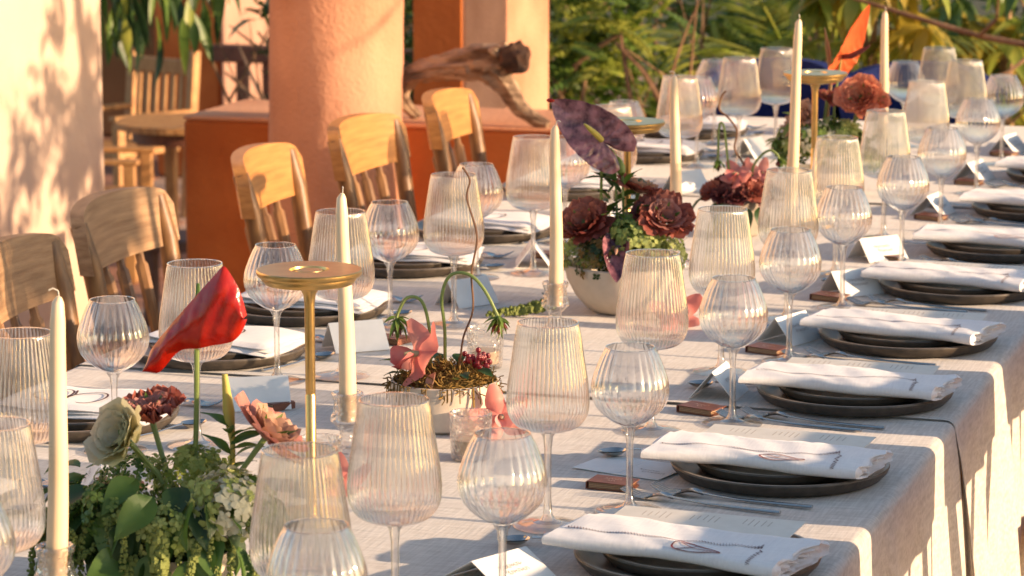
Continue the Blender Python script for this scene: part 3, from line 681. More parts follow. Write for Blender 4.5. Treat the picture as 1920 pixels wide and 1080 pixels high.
RB = [(.326, 2.44), (.369, 2.855), (.369, 3.351), (.372, 3.865), (.355, 4.299), (.339, 4.779), (.361, 5.20), (.353, 5.66), (.339, 6.19), (.318, 6.686)]
LT = [(-.06, 2.565), (-.255, 3.011), (-.265, 3.524), (-.241, 3.992), (-.22, 4.438), (-.247, 4.953), (-.25, 5.47), (-.257, 6.017), (-.239, 6.48), (-.212, 6.735)]
LB = [(-.035, 2.455), (-.354, 3.461), (-.325, 3.949), (-.311, 4.392), (-.328, 4.88), (-.293, 5.303), (-.353, 5.929), (-.325, 6.44), (-.388, 6.858)]
for lst, kind, side in ((RT, 'tall', 'away from the column'), (LT, 'tall', 'on the column side'), (RB, 'round', 'away from the column'), (LB, 'round', 'on the column side')):
    k = 'tall tapered ribbed wine glass' if kind == 'tall' else 'balloon wine glass with soft flutes'
    for i, (x, y) in enumerate(lst): goblet(kind, f'{k} {side}, {ORD[len(lst) - 1 - i]} from the navy chairs', x, y, f'{"ribbed" if kind == "tall" else "balloon"} wine glasses on the table')
goblet('tall', 'tall tapered ribbed wine glass set at the table end before the navy chairs', .143, 6.86, 'ribbed wine glasses on the table')
goblet('round', 'balloon wine glass set at the table end before the navy chairs', .049, 6.95, 'balloon wine glasses on the table')

# ------------------------------------------------------------------ place settings
def plate_mesh(r, h):
    out = MB().lathe([(0, 0), (r * .80, 0), (r * .93, .003), (r * .985, h * .6), (r, h - .002), (r - .0008, h)], 64).mesh('underside', 'stoneware')
    inn = MB().lathe([(r - .0008, h), (r - .005, h), (r - .010, h - .004), (r * .86, h - .0105), (r * .78, h - .0122), (0, h - .0122)], 64).mesh('glazed_face', 'stoneware_glaze')
    return out, inn
CH = plate_mesh(.1375, .0185); SP = plate_mesh(.106, .0165)
def plate(name, M, label, loc, group):
    p_ = thing(name, label, 'plate', loc, 0, group); obj('underside', M[0], p_); obj('glazed_face', M[1], p_)
# rolled napkin: superellipse section swept along x
NL = .134
def nap_c(u): return (-NL + 2 * NL * u, .005 * math.sin(PI * u * 1.6 + .4) - .003, .004 * (1 - u) ** 3 - .002 * u ** 3)
def nap_pt(u, a, seed=0):
    c = nap_c(u); flare = 1 + .14 * abs(2 * u - 1) ** 3
    w = .055 * flare * (1 + .07 * math.sin(9 * u + seed)); h = .0105 * (1 - .25 * math.exp(-((u - .0) / .12) ** 2) + .06 * math.sin(9 * u + seed) + .03 * math.sin(27 * u + 1.7 * seed))
    ca, sa = math.cos(a), math.sin(a)
    y = w * math.copysign(abs(ca) ** .55, ca); z = h * math.copysign(abs(sa) ** .62, sa)
    z += .0022 * max(0, math.sin(8 * u + 4.5 * ca + seed)) ** 3 * max(0, sa) + .0022 * max(0, math.sin(11 * u - 5 * ca + 2 * seed)) ** 4 * max(0, sa) + .0006 * math.sin(37 * u + 7 * ca + seed * 2) * max(0, sa)
    x = c[0] + .012 * ca * (abs(2 * u - 1) ** 3)
    return (x, c[1] + y, c[2] + z)
def ribbon(pts, w, up=(0, 0, 1)):
    mb = MB(); vs = []
    P = [Vector(q) for q in pts]
    for i, q in enumerate(P):
        d_ = (P[min(i + 1, len(P) - 1)] - P[max(0, i - 1)]).normalized(); s = d_.cross(Vector(up)).normalized() * w * .5; vs += [q - s, q + s]
    return mb.add(vs, [(2 * i, 2 * i + 1, 2 * i + 3, 2 * i + 2) for i in range(len(P) - 1)])
def nap_meshes(seed):
    nu, na = 56, 32; mb = MB()
    for i in range(nu + 1):
        for k in range(na): mb.v.append(nap_pt(i / nu, 2 * PI * k / na, seed))
    for i in range(nu):
        for k in range(na): mb.f.append((i * na + k, i * na + (k + 1) % na, (i + 1) * na + (k + 1) % na, (i + 1) * na + k))
    for end, i0 in ((0, 0), (1, nu * na)):                 # rolled layers seen at both ends
        c = Vector(nap_c(end)); prev = list(range(i0, i0 + na)); s = -1 if end == 0 else 1
        for sc_, dx in ((.86, .003), (.82, -.008), (.62, -.004), (.56, .003), (.50, -.008), (.30, -.006), (.2, .0), (.1, -.01)):
            cur = []
            for k in range(na):
                q = Vector(nap_pt(end, 2 * PI * k / na, seed)); q = c + (q - c) * sc_; q.x += s * dx + .003 * math.sin(k * 1.3); cur.append(len(mb.v)); mb.v.append(tuple(q))
            for k in range(na): mb.f.append((prev[k], prev[(k + 1) % na], cur[(k + 1) % na], cur[k]))
            prev = cur
        mb.f.append(tuple(prev))
    body = mb.mesh('fabric', 'napkin_linen')
    def lift(u, a, d_=.0007): q = nap_pt(u, a, seed); return (q[0], q[1] + .0, q[2] + d_)
    zz = MB(); pts = []
    for i in range(130):                                   # long zigzag stitch
        u = .03 + .82 * i / 129; pts.append(lift(u, R(104) - u * .20 + .16 * math.sin(4 * u) + (.04 if i % 2 else -.04)))
    zz.merge(ribbon(pts, .0018)); pts = []
    for i in range(17):                                    # short cross stitch near the rolled end
        a = R(98) + R(72) * i / 16; pts.append(lift(.86 + (.014 if i % 2 else -.006), a, .0008))
    zz.merge(ribbon(pts, .0017))
    em = MB(); cu, ca_ = .58, R(136)
    def E(a, b): return lift(cu + a, ca_ + b * 1.0 + R(180) * 0, .0009)
    ring = [E(.11 * math.cos(t) * (1 + .25 * math.cos(t)), -R(20) * math.sin(t) * (1 - .6 * max(0, math.cos(t)))) for t in [2 * PI * k / 40 for k in range(41)]]
    em.merge(ribbon(ring, .0022)); em.merge(ribbon([E(-.06, R(14)), E(.0, 0), E(.02, -R(12))], .0014)); em.merge(ribbon([E(-.05, -R(13)), E(.01, 0), E(.10, R(3))], .0014))
    return body, zz.mesh('stitching', 'thread'), em.mesh('emblem', 'thread_red')
NAPS = [nap_meshes(s) for s in (0., 1.3, 2.9, 4.4)]
# flip so that the stitched face looks towards -y and up
def napkin(label, x, y, z, rz, var, emblem, group, flat=1.):
    n_ = thing('rolled_napkin', label, 'napkin', (x, y, z), rz, group); b_, s_, e_ = NAPS[var % 4]
    obj('fabric', b_, n_, scale=(1, 1, flat)); obj('stitching', s_, n_, scale=(1, 1, flat))
    if emblem: obj('emblem', e_, n_, scale=(1, 1, flat))
# folded napkin of the column side
def folded_meshes():
    mb = MB()
    for k, (x0, x1, y0, y1, z0) in enumerate(((-.10, .125, -.075, .07, 0), (-.098, .12, -.07, .068, .0045), (-.10, .118, -.073, .066, .009))):
        def top(u, v, k=k, x0=x0, x1=x1, y0=y0, y1=y1, z0=z0):
            e = min(u, 1 - u, v, 1 - v); d_ = .0045 * min(1, e / .06) ** .5
            return (x0 + (x1 - x0) * u + .006 * math.sin(5 * v + k), y0 + (y1 - y0) * v + .004 * math.sin(7 * u + k), z0 + d_ + .0012 * math.sin(11 * u + 5 * v + k) - .012 * max(0, u - .72) ** 1.2)
        mb.grid(top, 20, 14)
        mb.grid(lambda u, v, k=k, x0=x0, x1=x1, y0=y0, y1=y1, z0=z0: (x0 + (x1 - x0) * u + .006 * math.sin(5 * v + k), y0 + (y1 - y0) * v + .004 * math.sin(7 * u + k), z0 - .001 + .0012 * math.sin(11 * u + 5 * v + k) - .012 * max(0, u - .72) ** 1.2), 20, 14)
    em = MB(); zf = lambda x, y: .0148 + .0012 * math.sin(11 * (x + .1) / .218 + 5 * (y + .073) / .139 + 2)
    for cx in (-.038, .012):
        em.merge(ribbon([(cx + .026 * math.cos(t), -.012 + .033 * math.sin(t) * (1 + .3 * math.cos(t)), zf(cx, -.01)) for t in [2 * PI * k / 30 for k in range(31)]], .003))
    em.merge(ribbon([(-.012, -.045, zf(0, -.04)), (-.01, .0, zf(0, 0)), (-.02, .03, zf(0, .03))], .003))
    return mb.mesh('fabric', 'napkin_linen'), em.mesh('emblem', 'thread')
FOLD = folded_meshes()
MENU = MB().box(-.108, .108, -.066, .066, 0, .0008).mesh('sheet', 'paper', False)
pm = MB(); rp_ = random.Random(4)
for blk, x0 in enumerate((-.078, -.02, .042)):
    for k in range(5):
        y = .052 - .009 * 0; xx_ = x0 + k * .0075; l = rp_.uniform(.012, .022)
        pm.box(xx_, xx_ + .0011, .048 - l, .050 + rp_.uniform(0, .006), .00085, .00095)
MENU_P = pm.mesh('printing', 'ink_grey', False)
def fork_mesh():
    mb = MB()
    hz = lambda x: .0018 + .0065 * math.exp(-((x - .052) / .018) ** 2) + (.010 * max(0, (.03 - x) / .03) ** 1.3)
    path = [(.205, .0026), (.16, .0024), (.11, .0026), (.08, .0045), (.06, .0062)]
    mb.tube([(x, 0, z) for x, z in path], [.0038, .0036, .0030, .0026, .0026], 8, True, .55)
    def head(u, v): x = .066 - .034 * u; w = .0028 + .0098 * (u ** .55); return (x, (2 * v - 1) * w, hz(x) - .0012 + .0018 * (2 * v - 1) ** 2)
    mb.grid(head, 8, 6); mb.grid(lambda u, v: tuple(Vector(head(u, v)) - Vector((0, 0, .0013))), 8, 6)
    for k in range(4):
        y = (-1.5 + k) * .0062; mb.tube([(.034, y, hz(.034) - .001), (.020, y, hz(.020) - .001), (.008, y, hz(.008) - .0008), (0, y * .96, hz(0))], [.0022, .0019, .0016, .0009], 6)
    return mb.mesh('fork', 'steel')
FORK = fork_mesh()
sp = MB()
def bowl_(u, v):
    a = 2 * PI * v; r = u; ex = .019 * (1 + .18 * math.cos(a)); return (.019 - ex * r * math.cos(a), .0135 * r * math.sin(a), .0012 + .0075 * r * r)
sp.grid(bowl_, 6, 28); sp.grid(lambda u, v: tuple(Vector(bowl_(u, v)) - Vector((0, 0, .0010))), 6, 28)
sp.tube([(.037, 0, .0080), (.050, 0, .0072), (.075, 0, .0038), (.11, 0, .0028), (.145, 0, .0030)], [.0028, .0022, .0022, .0028, .0034], 8, True, .6)
SPOON = sp.mesh('spoon', 'steel')
def scribble(seed, w, lines):
    r_ = random.Random(seed); mb = MB()
    for li, (x0, l) in enumerate(lines):
        pts = []; n_ = int(l / .0011)
        for i in range(n_):
            t = i / n_; big = 1.9 if t < .12 else 1; pts.append((x0 + l * t + .0012 * math.sin(i * 1.9), -.009 * li + .0022 * big * math.sin(i * 1.25 + r_.uniform(-.4, .4)) + .0008 * r_.uniform(-1, 1), 0))
        mb.merge(ribbon(pts, w))
    return mb
CARDW, CARDH = .088, .052
def tent(label, x, y, rz, group, ang=52, seed=1, face=1):
    """folded card: ridge along local y, written panel towards local +x"""
    c = thing('place_card', label, 'place card', (x, y, zt(y) + .0006), rz, group); h = CARDH * math.sin(R(ang)); b = CARDH * math.cos(R(ang)); e = .0005
    pan = MB().box(-e, e, -CARDW / 2, CARDW / 2, 0, CARDH)
    obj('written_panel', pan, c, (b, 0, 0), (0, -R(90 - ang), 0), m='card', smooth=False)
    obj('back_panel', pan, c, (-b - .0002, 0, 0), (0, R(90 - ang), 0), m='card', smooth=False)
    s_ = scribble(seed, .0007, ((-.020, .036), (-.014, .034)))
    o = obj('lettering', s_, c, m='ink'); nrm = Vector((math.sin(R(ang)), 0, math.cos(R(ang))))
    o.matrix_local = Matrix(((0, -math.cos(R(ang)), math.sin(R(ang)), b * .42 + nrm.x * .0014), (1, 0, 0, 0), (0, math.sin(R(ang)), math.cos(R(ang)), h * .60 + nrm.z * .0014), (0, 0, 0, 1)))
def booklet(label, x, y, rz, group, seed=0):
    b_ = thing('leather_booklet', label, 'booklet', (x, y, zt(y) + .0003), rz, group); b_.scale = (1, 1, .78)
    obj('pages', MB().box(-.026, .024, -.017, .017, .0016, .0098), b_, m='pages', smooth=False)
    for k in range(3): obj('leaf', MB().box(-.0262, .0275 - .001 * k, -.0182, .0182, .0028 + k * .0026, .0034 + k * .0026), b_, m='leather', smooth=False)
    obj('cover', MB().box(-.028, .028, -.019, .019, 0, .0015, .0005), b_, m='leather')
    obj('cover', MB().box(-.028, .028, -.019, .019, .0100, .0116, .0005), b_, m='leather', rot=(0, R(1.5), 0), loc=(0, 0, .0007))
    obj('spine', MB().box(-.0296, -.0284, -.019, .019, 0, .0118, .0004), b_, m='leather')
    s_ = scribble(seed + 30, .0009, ((-.012, .022), (-.006, .012))); obj('emblem', s_, b_, (.0, .003, .0128), (0, R(1.5), 0), m='foil')

RP = [3.13, 3.59, 4.06, 4.50, 4.985, 5.43, 5.95, 6.47, 6.98]; NR = len(RP)
emb = {0: True, 1: True}
for i, y in enumerate(RP):
    o = ORD[NR - 1 - i]; side = 'opposite the column'; z = zt(y); x = .503 + rnd.uniform(-.006, .006)
    where = f'{side}, {o} place from the navy chairs'
    plate('charger_plate', CH, f'wide dark stoneware charger plate {where}', (x, y, z), 'charger plates')
    plate('side_plate', SP, f'small stoneware plate under the napkin {where}', (x - .003, y + .004, z + .0064), 'small plates on the chargers')
    mn = thing('menu_card', f'cream menu card under the napkin {where}', 'menu', (x - .008 + rnd.uniform(-.008, .008), y + .048, z + .0312), R(rnd.uniform(-4, 1)), 'menu cards'); mn.rotation_euler = (R(1), 0, mn.rotation_euler[2])
    obj('sheet', MENU, mn); obj('printing', MENU_P, mn, kind='stuff')
    napkin(f'rolled white napkin with {"red leaf emblem" if i in (0, 1) else "zigzag stitching"} {where}', x - .004 + rnd.uniform(-.006, .004), y - .028 + rnd.uniform(-.008, .008), z + .0335, R(-1.5 + rnd.uniform(-5, 4.5)), i, i in (0, 1, 5), 'rolled napkins')
    for k, (dx, dy) in enumerate(((-.158, -.178), (-.128, -.150))):
        if i == 0 and k == 0: pass
        f_ = obj('dinner_fork' if k == 0 else 'salad_fork', FORK, loc=(x + dx + rnd.uniform(-.004, .004), y + dy + .012, zt(y + dy)), rot=(0, 0, R(-8 + rnd.uniform(-2, 2))))
        tag(f_, f'slim steel {"outer" if k == 0 else "inner"} fork beside the plate {where}', 'fork', 'forks')
    s_ = obj('dessert_spoon', SPOON, loc=(x - .232 + rnd.uniform(-.01, .01), y + .012 + rnd.uniform(-.006, .01), zt(y) + (.0022 if i == 1 else .0003)), rot=(0, 0, R(38 + rnd.uniform(-14, 14))))
    tag(s_, f'small steel spoon above the plate {where}', 'spoon', 'spoons')
    bx, by = (x - .19, y - .145) if i != 1 else (.318, 3.452)
    if i > 0: booklet(f'small brown leather booklet {where}', bx + rnd.uniform(-.006, .006), by + .01, R(-14 + rnd.uniform(-10, 14)), 'leather booklets', i)
    if i == 1:
        c = thing('place_card', 'open white name card lying flat with a spoon on it', 'place card', (.312, 3.572, zt(3.57) + .0004), R(-14), 'place cards')
        obj('blank_panel', MB().box(-.062, 0, -.044, .044, 0, .0009), c, m='card', smooth=False, rot=(0, R(1), 0))
        obj('written_panel', MB().box(0.0006, .062, -.044, .044, 0, .0009), c, m='card', smooth=False)
        obj('lettering', scribble(5, .0007, ((-.02, .03), (-.012, .034))), c, (.034, -.006, .0013), (0, 0, R(0)), m='ink')
    else:
        tx, ty = {0: (.312, 3.02), 2: (.312, 4.035), 3: (.318, 4.475), 4: (.326, 4.925), 5: (.300, 5.30)}.get(i, (.30, y - .06))
        tent(f'white folded name card above the plate {where}', tx, ty, R({0: -25, 2: 0, 3: -20, 4: -42, 5: -42}.get(i, rnd.uniform(-20, 10))), 'place cards', 50 if i != 0 else 30, i + 2)
LP = [3.10, 3.60, 4.09, 4.46, 4.95, 5.36, 5.95, 6.56, 7.03]; NLp = len(LP)
for i, y in enumerate(LP):
    o = ORD[NLp - 1 - i]; where = f'on column side, {o} place from the navy chairs'; z = zt(y); x = -.478 + rnd.uniform(-.008, .008)
    plate('charger_plate', CH, f'wide dark stoneware charger plate {where}', (x, y, z), 'charger plates')
    plate('side_plate', SP, f'small stoneware plate under the napkin {where}', (x + .003, y, z + .0064), 'small plates on the chargers')
    n_ = thing('folded_napkin', f'flat folded white napkin with loop emblem {where}', 'napkin', (x + .005, y + .005, z + .0242), R(rnd.uniform(-12, 6)), 'folded napkins'); obj('fabric', FOLD[0], n_); obj('emblem', FOLD[1], n_)
    s_ = obj('dessert_spoon', SPOON, loc=(x + .17, y + .035, zt(y) + .0003), rot=(0, 0, R(-125 + rnd.uniform(-15, 15)))); tag(s_, f'small steel spoon above the plate {where}', 'spoon', 'spoons')
    f_ = obj('table_fork', FORK, loc=(x + .15, y + .155, zt(y + .155)), rot=(0, 0, R(183 + rnd.uniform(-4, 4)))); tag(f_, f'slim steel fork beside the plate {where}', 'fork', 'forks')
    ty, tx = {0: (3.245, -.272), 1: (3.775, -.285), 2: (4.205, -.30), 3: (4.63, -.262), 4: (5.05, -.278)}.get(i, (y + .1, -.25))
    tent(f'white folded name card above the plate {where}', tx, ty, PI + R({0: 25, 1: -60, 2: -48, 3: -30, 4: 18}.get(i, rnd.uniform(-30, 20))), 'place cards', 54, i + 40)
    booklet(f'small brown leather booklet {where}', x + .21, y + .18, R(150 + rnd.uniform(-15, 15)), 'leather booklets', i + 9)

# ------------------------------------------------------------------ candles, holders, lamps, votives
def holder(label, x, y):
    h = thing('crystal_candle_holder', label, 'candle holder', (x, y, zt(y)), 0, 'crystal candle holders')
    fac = lambda t, r, z: r * (1 + .05 * abs(math.sin(6 * t + z * 260)) - .02)
    obj('cup', MB().lathe([(.0125, .052), (.0128, .088), (.0185, .0905), (.0205, .088), (.0190, .083), (.0170, .079), (.0185, .066), (.0215, .058), (.0215, .053), (.0155, .0475)], 48, fac), h, m='crystal')
    obj('stem', MB().lathe([(.0155, .0473), (.0105, .042), (.0095, .034), (.0125, .026), (.0150, .0222)], 36, fac), h, m='crystal')
    obj('foot', MB().lathe([(.0150, .0220), (.024, .014), (.034, .008), (.036, .003), (.035, 0), (0, 0)], 48, fac), h, m='crystal')
def candle(label, x, y, top, lean=(0, 0), wick=(1, .004)):
    z0 = zt(y) + .053; H = top - z0
    c = thing('taper_candle', label, 'candle', (x, y, z0), 0, 'ivory taper candles')
    pts = []; rad = []
    for k in range(15):
        t = k / 14; pts.append((lean[0] * t + .0015 * math.sin(t * 5), lean[1] * t, H * t)); r = .0118 - .0042 * t
        if t > .93: r *= .80
        rad.append(r)
    pts.append((lean[0], lean[1], H + .006)); rad.append(.0026)
    obj('wax', MB().tube(pts, rad, 20), c, m='wax')
    e = Vector(pts[-1]); obj('wick', MB().tube([e - Vector((0, 0, .002)), e + Vector((wick[0] * .001, 0, .006)), e + Vector((wick[0] * .005, -.003, .009)), e + Vector((wick[0] * .009, -.005, .007))], .0008, 5), c, m='wick')
CND = [(-.058, 2.687, 1.095, (.012, 0), -1, 'beside the trailing green bouquet'), (-.046, 3.50, 1.092, (-.004, 0), .3, 'between the first brass lamp and the mossy pot'),
       (-.032, 4.374, 1.082, (0, 0), 1, 'beside the round bowl bouquet'), (-.028, 5.10, 1.090, (-.003, 0), -1, 'next to the maroon flowers in the grey vase'),
       (0.135, 5.30, 1.179, (0.013, 0), 0, 'in front of the farthest brass lamp'), (.055, 6.64, 1.092, (.002, 0), 0, 'behind the coral ranunculus by the navy chairs')]
for x, y, top, lean, w, lab in CND:
    holder('faceted crystal candle holder ' + lab, x, y); candle('ivory taper candle ' + lab, x, y, top, lean, (w, 0))
def lamp(label, x, y):
    l = thing('brass_table_lamp', label, 'lamp', (x, y, zt(y)), 0, 'brass table lamps')
    obj('head', MB().lathe([(.0, .279), (.012, .279), (.0175, .277), (.052, .2835), (.0555, .2885), (.0555, .2915), (.0600, .2925), (.0617, .2950), (.0617, .2985), (.0605, .2998), (.0235, .2998), (.0225, .2965), (.0165, .2965), (.0155, .2990), (0, .2993)], 64), l, m='brass')
    obj('pole', MB().lathe([(.0062, .0086), (.0062, .150), (.0056, .151), (.0056, .153), (.0060, .154), (.0060, .258), (.0075, .270), (.0120, .2788)], 20), l, m='brass')
    obj('base', MB().lathe([(0, .0085), (.040, .0085), (.0425, .007), (.0425, 0), (0, 0)], 48), l, m='brass')
lamp('slim brass table lamp with disc head by the red anthurium', .022, 3.20); lamp('slim brass table lamp with disc head behind the purple anthurium', -.022, 4.755); lamp('slim brass table lamp with disc head by the coral ranunculus', .104, 5.66)
def votive(label, x, y):
    v = thing('votive_glass', label, 'votive', (x, y, zt(y)), 0, 'patterned votive glasses')
    dia = lambda t, r, z: r + .0007 * math.sin(16 * t + z * 420) * math.sin(16 * t - z * 420)
    obj('glass', MB().lathe([(0, .006), (.020, .006), (.0225, .010), (.0245, .060), (.0262, .0615), (.0275, .060), (.0262, .012), (.0245, .002), (.022, 0), (0, 0)], 72, dia), v, m='crystal')
    obj('wax', MB().lathe([(0, .026), (.0205, .026), (.0205, .0075), (0, .0075)], 24), v, m='wax')
votive('diamond patterned votive glass in front of the mossy pot', .100, 3.56); votive('diamond patterned votive glass behind the mossy pot', -.065, 4.125); votive('diamond patterned votive glass beside the first brass lamp', -.030, 3.36)

# ------------------------------------------------------------------ flowers
def anthurium(root, base, heart, n, up, size, pm_, spm='spadix', curl=.35, bend=None, tip='petal_red', stemr=.0026, width=.82):
    """heart-shaped spathe at `heart`, facing n, lobes towards -up, tip towards up"""
    Z = Vector(n).normalized(); Y = (Vector(up) - Vector(up).dot(Z) * Z).normalized(); X = Y.cross(Z)
    M = Matrix.Translation(Vector(heart)) @ Matrix((X, Y, Z)).transposed().to_4x4()
    TAB = ((0, 1.0), (8, .88), (18, .74), (35, .58), (60, .46), (90, .42), (120, .46), (145, .54), (160, .52), (172, .30), (180, .08))
    def fn(u, v):                                         # u: radius, v: angle
        t = 2 * PI * v; c, s = math.cos(t), math.sin(t); d_ = math.degrees(min(t, 2 * PI - t))
        for k in range(len(TAB) - 1):
            if TAB[k][0] <= d_ <= TAB[k + 1][0] + 1e-6: f_ = (d_ - TAB[k][0]) / (TAB[k + 1][0] - TAB[k][0]); r = TAB[k][1] * (1 - f_) + TAB[k + 1][1] * f_; break
        rr = r * u; x = rr * s * width; y = rr * c
        z = curl * u * u * (.45 * s * s - .08) + .08 * u ** 3 * c
        z += .010 * math.sin(13 * t) * u * abs(s) + .012 * math.sin(26 * u * (abs(c) + .3)) * u * abs(s)
        return tuple(M @ Vector((x * size, y * size, z * size)))
    a = obj('anthurium', MB().grid(fn, 14, 72), root, m=pm_)
    sp_ = [M @ Vector((0, .02 * size, .0)), M @ Vector((0, .10 * size, .16 * size)), M @ Vector((0, .26 * size, .30 * size)), M @ Vector((0, .38 * size, .40 * size))]
    obj('spadix', MB().tube(sp_, [.045 * size, .05 * size, .04 * size, .012 * size], 10), a, m=spm)
    hb = Vector(heart) - Z * .02 * size; b = Vector(base)
    mid = bend or b.lerp(hb, .55)
    obj('stem', MB().tube([b.lerp(Vector(mid), k / 4) if k < 4 else Vector(mid).lerp(hb, (k - 4) / 4) for k in range(9)], [stemr * (1.15 - .3 * k / 8) for k in range(9)], 8), a, m='stem_green')
    return a
def petal(L, W, cup, ruf, rn, nu=5, nv=6):
    ph = rn.uniform(0, 6)
    def fn(u, v):
        s = 2 * v - 1; w = W * .5 * (math.sin(PI * (.08 + .72 * u)) ** .7); e = u ** 2
        return (s * w + ruf * .3 * L * e * math.sin(5 * s + ph), -cup * L * (u ** 1.4) * .55 + cup * .5 * L * (1 - s * s) * 0 + cup * .35 * W * (s * s) * u + ruf * L * e * math.sin(9 * s + ph), L * u)
    return MB().grid(fn, nu, nv)
def rose(root, c, r, mat_, seed, face=(0, 0, 1), n=34, ruf=.06, name='rose', stem_to=None, open_=1., mat2=None):
    rn = random.Random(seed); mb = MB(); mb2 = MB(); F = Matrix.Translation(Vector(c)) @ frame(face)
    for k in range(n):
        t = (k + .5) / n; az = k * 2.4 + rn.uniform(-.25, .25); L = r * (.55 + .6 * t) * rn.uniform(.9, 1.1); W = r * (.55 + .85 * t)
        tilt = R(4 + 78 * t ** 1.25 * open_) + rn.uniform(-.1, .1)
        M = F @ Matrix.Translation((0, 0, -.30 * r)) @ Matrix.Rotation(az, 4, 'Z') @ Matrix.Rotation(tilt, 4, 'X') @ Matrix.Translation((0, -.09 * r, 0))
        M = F @ Matrix.Rotation(az, 4, 'Z') @ Matrix.Translation((0, -(.05 + .30 * t) * r, -.45 * r * (1 - .3 * t))) @ Matrix.Rotation(tilt, 4, 'X')
        (mb2 if mat2 and t > .6 else mb).merge(petal(L, W, .75 - .9 * t, ruf * (.4 + t), rn), M)
    o = obj(name, mb, root, m=mat_)
    if mat2: obj('outer_petals', mb2, o, m=mat2)
    if stem_to:
        a = Vector(c) - Vector(face).normalized() * r * .35; b = Vector(stem_to); m_ = a.lerp(b, .5) - Vector(face).normalized() * (a - b).length * .2
        obj('stem', MB().tube([a, a.lerp(m_, .5), m_, m_.lerp(b, .5), b], [.0035, .003, .003, .003, .003], 7), o, m='stem_green')
        sep = MB()
        for k in range(5): sep.merge(leaf_mb(r * .8, r * .3, -.4, .3, 0, 4, 2), Matrix.Translation(a) @ frame(Vector(face)) @ Matrix.Rotation(k * 1.256, 4, 'Z') @ Matrix.Rotation(R(-25), 4, 'Y'))
        obj('sepals', sep, o, m='leaf_mid')
    return o
def hydrangea(root, c, r, mats, seed, n=110, fl=.011, sq=(1, 1, .85)):
    rn = random.Random(seed); o = None
    for i, m in enumerate(mats):
        mb = MB()
        for _ in range(n // len(mats)):
            while True:
                d_ = Vector((rn.gauss(0, 1), rn.gauss(0, 1), rn.gauss(.35, 1))).normalized()
                if d_.z > -.6: break
            p_ = Vector(c) + Vector((d_.x * sq[0], d_.y * sq[1], d_.z * sq[2])) * r * rn.uniform(.78, 1.06)
            M = Matrix.Translation(p_) @ frame(d_ + Vector((rn.uniform(-.5, .5), rn.uniform(-.5, .5), rn.uniform(-.5, .5)))) @ Matrix.Rotation(rn.uniform(0, 6), 4, 'Z')
            f_ = fl * rn.uniform(.7, 1.25)
            for k in range(4):
                a = k * PI / 2; ca, sa = math.cos(a), math.sin(a); q = []
                for x, y, z in ((0, 0, 0), (.55, -.42, .12), (1.05, -.2, .02), (1.1, .22, .0), (.55, .42, .14)): q.append(tuple(M @ Vector(((x * ca - y * sa) * f_, (x * sa + y * ca) * f_, z * f_))))
                mb.add(q, [(0, 1, 2, 3, 4)])
        if o is None: o = obj('hydrangea', mb, root, m=m, smooth=False)
        else: obj('florets', mb, o, m=m, smooth=False)
    return o
def amaranth(root, pts, r0, r1, seed, n=120):
    rn = random.Random(seed); P = [Vector(q) for q in pts]; mb = MB(); L = len(P) - 1
    for i in range(n):
        t = i / n * L; k = min(L - 1, int(t)); f_ = t - k; a, b, c, e = P[max(0, k - 1)], P[k], P[k + 1], P[min(L, k + 2)]
        q = .5 * ((2 * b) + (c - a) * f_ + (2 * a - 5 * b + 4 * c - e) * f_ * f_ + (3 * b - a - 3 * c + e) * f_ ** 3)
        r = (r0 + (r1 - r0) * i / n) 
        for _ in range(3):
            d_ = Vector((rn.gauss(0, 1), rn.gauss(0, 1), rn.gauss(0, 1))).normalized()
            mb.blob(q + d_ * r * .75, r * rn.uniform(.4, .65), 5, 3, jit=.2, rn=rn)
    return obj('amaranth', mb, root, m='amaranth')
LEAVES = {}
def leaf_part(root, p_, az, el, roll, L, W, m='leaf_dark', bend=.35, fold=.3, wave=.02, var=0):
    key = (round(L, 3), round(W, 3), bend, m)
    if key not in LEAVES: LEAVES[key] = leaf_mb(L, W, bend, fold, wave, 8, 4).mesh('leaf', m)
    o = obj('leaf', LEAVES[key], root); o.matrix_local = at(p_, rot(az, el, roll)); return o
def orchid(root, c, size, n, up, seed, name='orchid'):
    Z = Vector(n).normalized(); Y = (Vector(up) - Vector(up).dot(Z) * Z).normalized(); X = Y.cross(Z); rn = random.Random(seed)
    M = Matrix.Translation(Vector(c)) @ Matrix((X, Y, Z)).transposed().to_4x4(); mb = MB()
    for a, L, W in ((90, .62, .40), (18, .60, .42), (162, .60, .42), (-50, .58, .36), (-130, .58, .36)):
        lf = MB().grid(lambda u, v: (size * L * u, (2 * v - 1) * size * W * .5 * math.sin(PI * (.06 + .88 * u)) ** .75, size * (.14 * u * u * (1 if a > 0 else .6) - .10 * (2 * v - 1) ** 2 * math.sin(PI * u) + .03 * math.sin(9 * u))), 8, 5)
        mb.merge(lf, M @ Matrix.Rotation(R(a + rn.uniform(-6, 6)), 4, 'Z'))
    o = obj(name, mb, root, m='petal_pink')
    lip = MB().grid(lambda u, v: (size * .34 * u * math.cos(R(-90)) + (2 * v - 1) * size * .20 * math.sin(PI * (.1 + .8 * u)), -size * .36 * u, size * (.20 * (2 * v - 1) ** 2 + .14 * math.sin(2.6 * u) + .03 * math.sin(14 * v + 6 * u) * u)), 8, 8)
    l2 = MB().merge(lip, M); obj('lip', l2, o, m='petal_spot')
    obj('column', MB().tube([M @ Vector((0, 0, 0)), M @ Vector((0, -.05 * size, .12 * size)), M @ Vector((0, -.10 * size, .20 * size))], [.05 * size, .055 * size, .03 * size], 8), o, m='petal_cream')
    return o
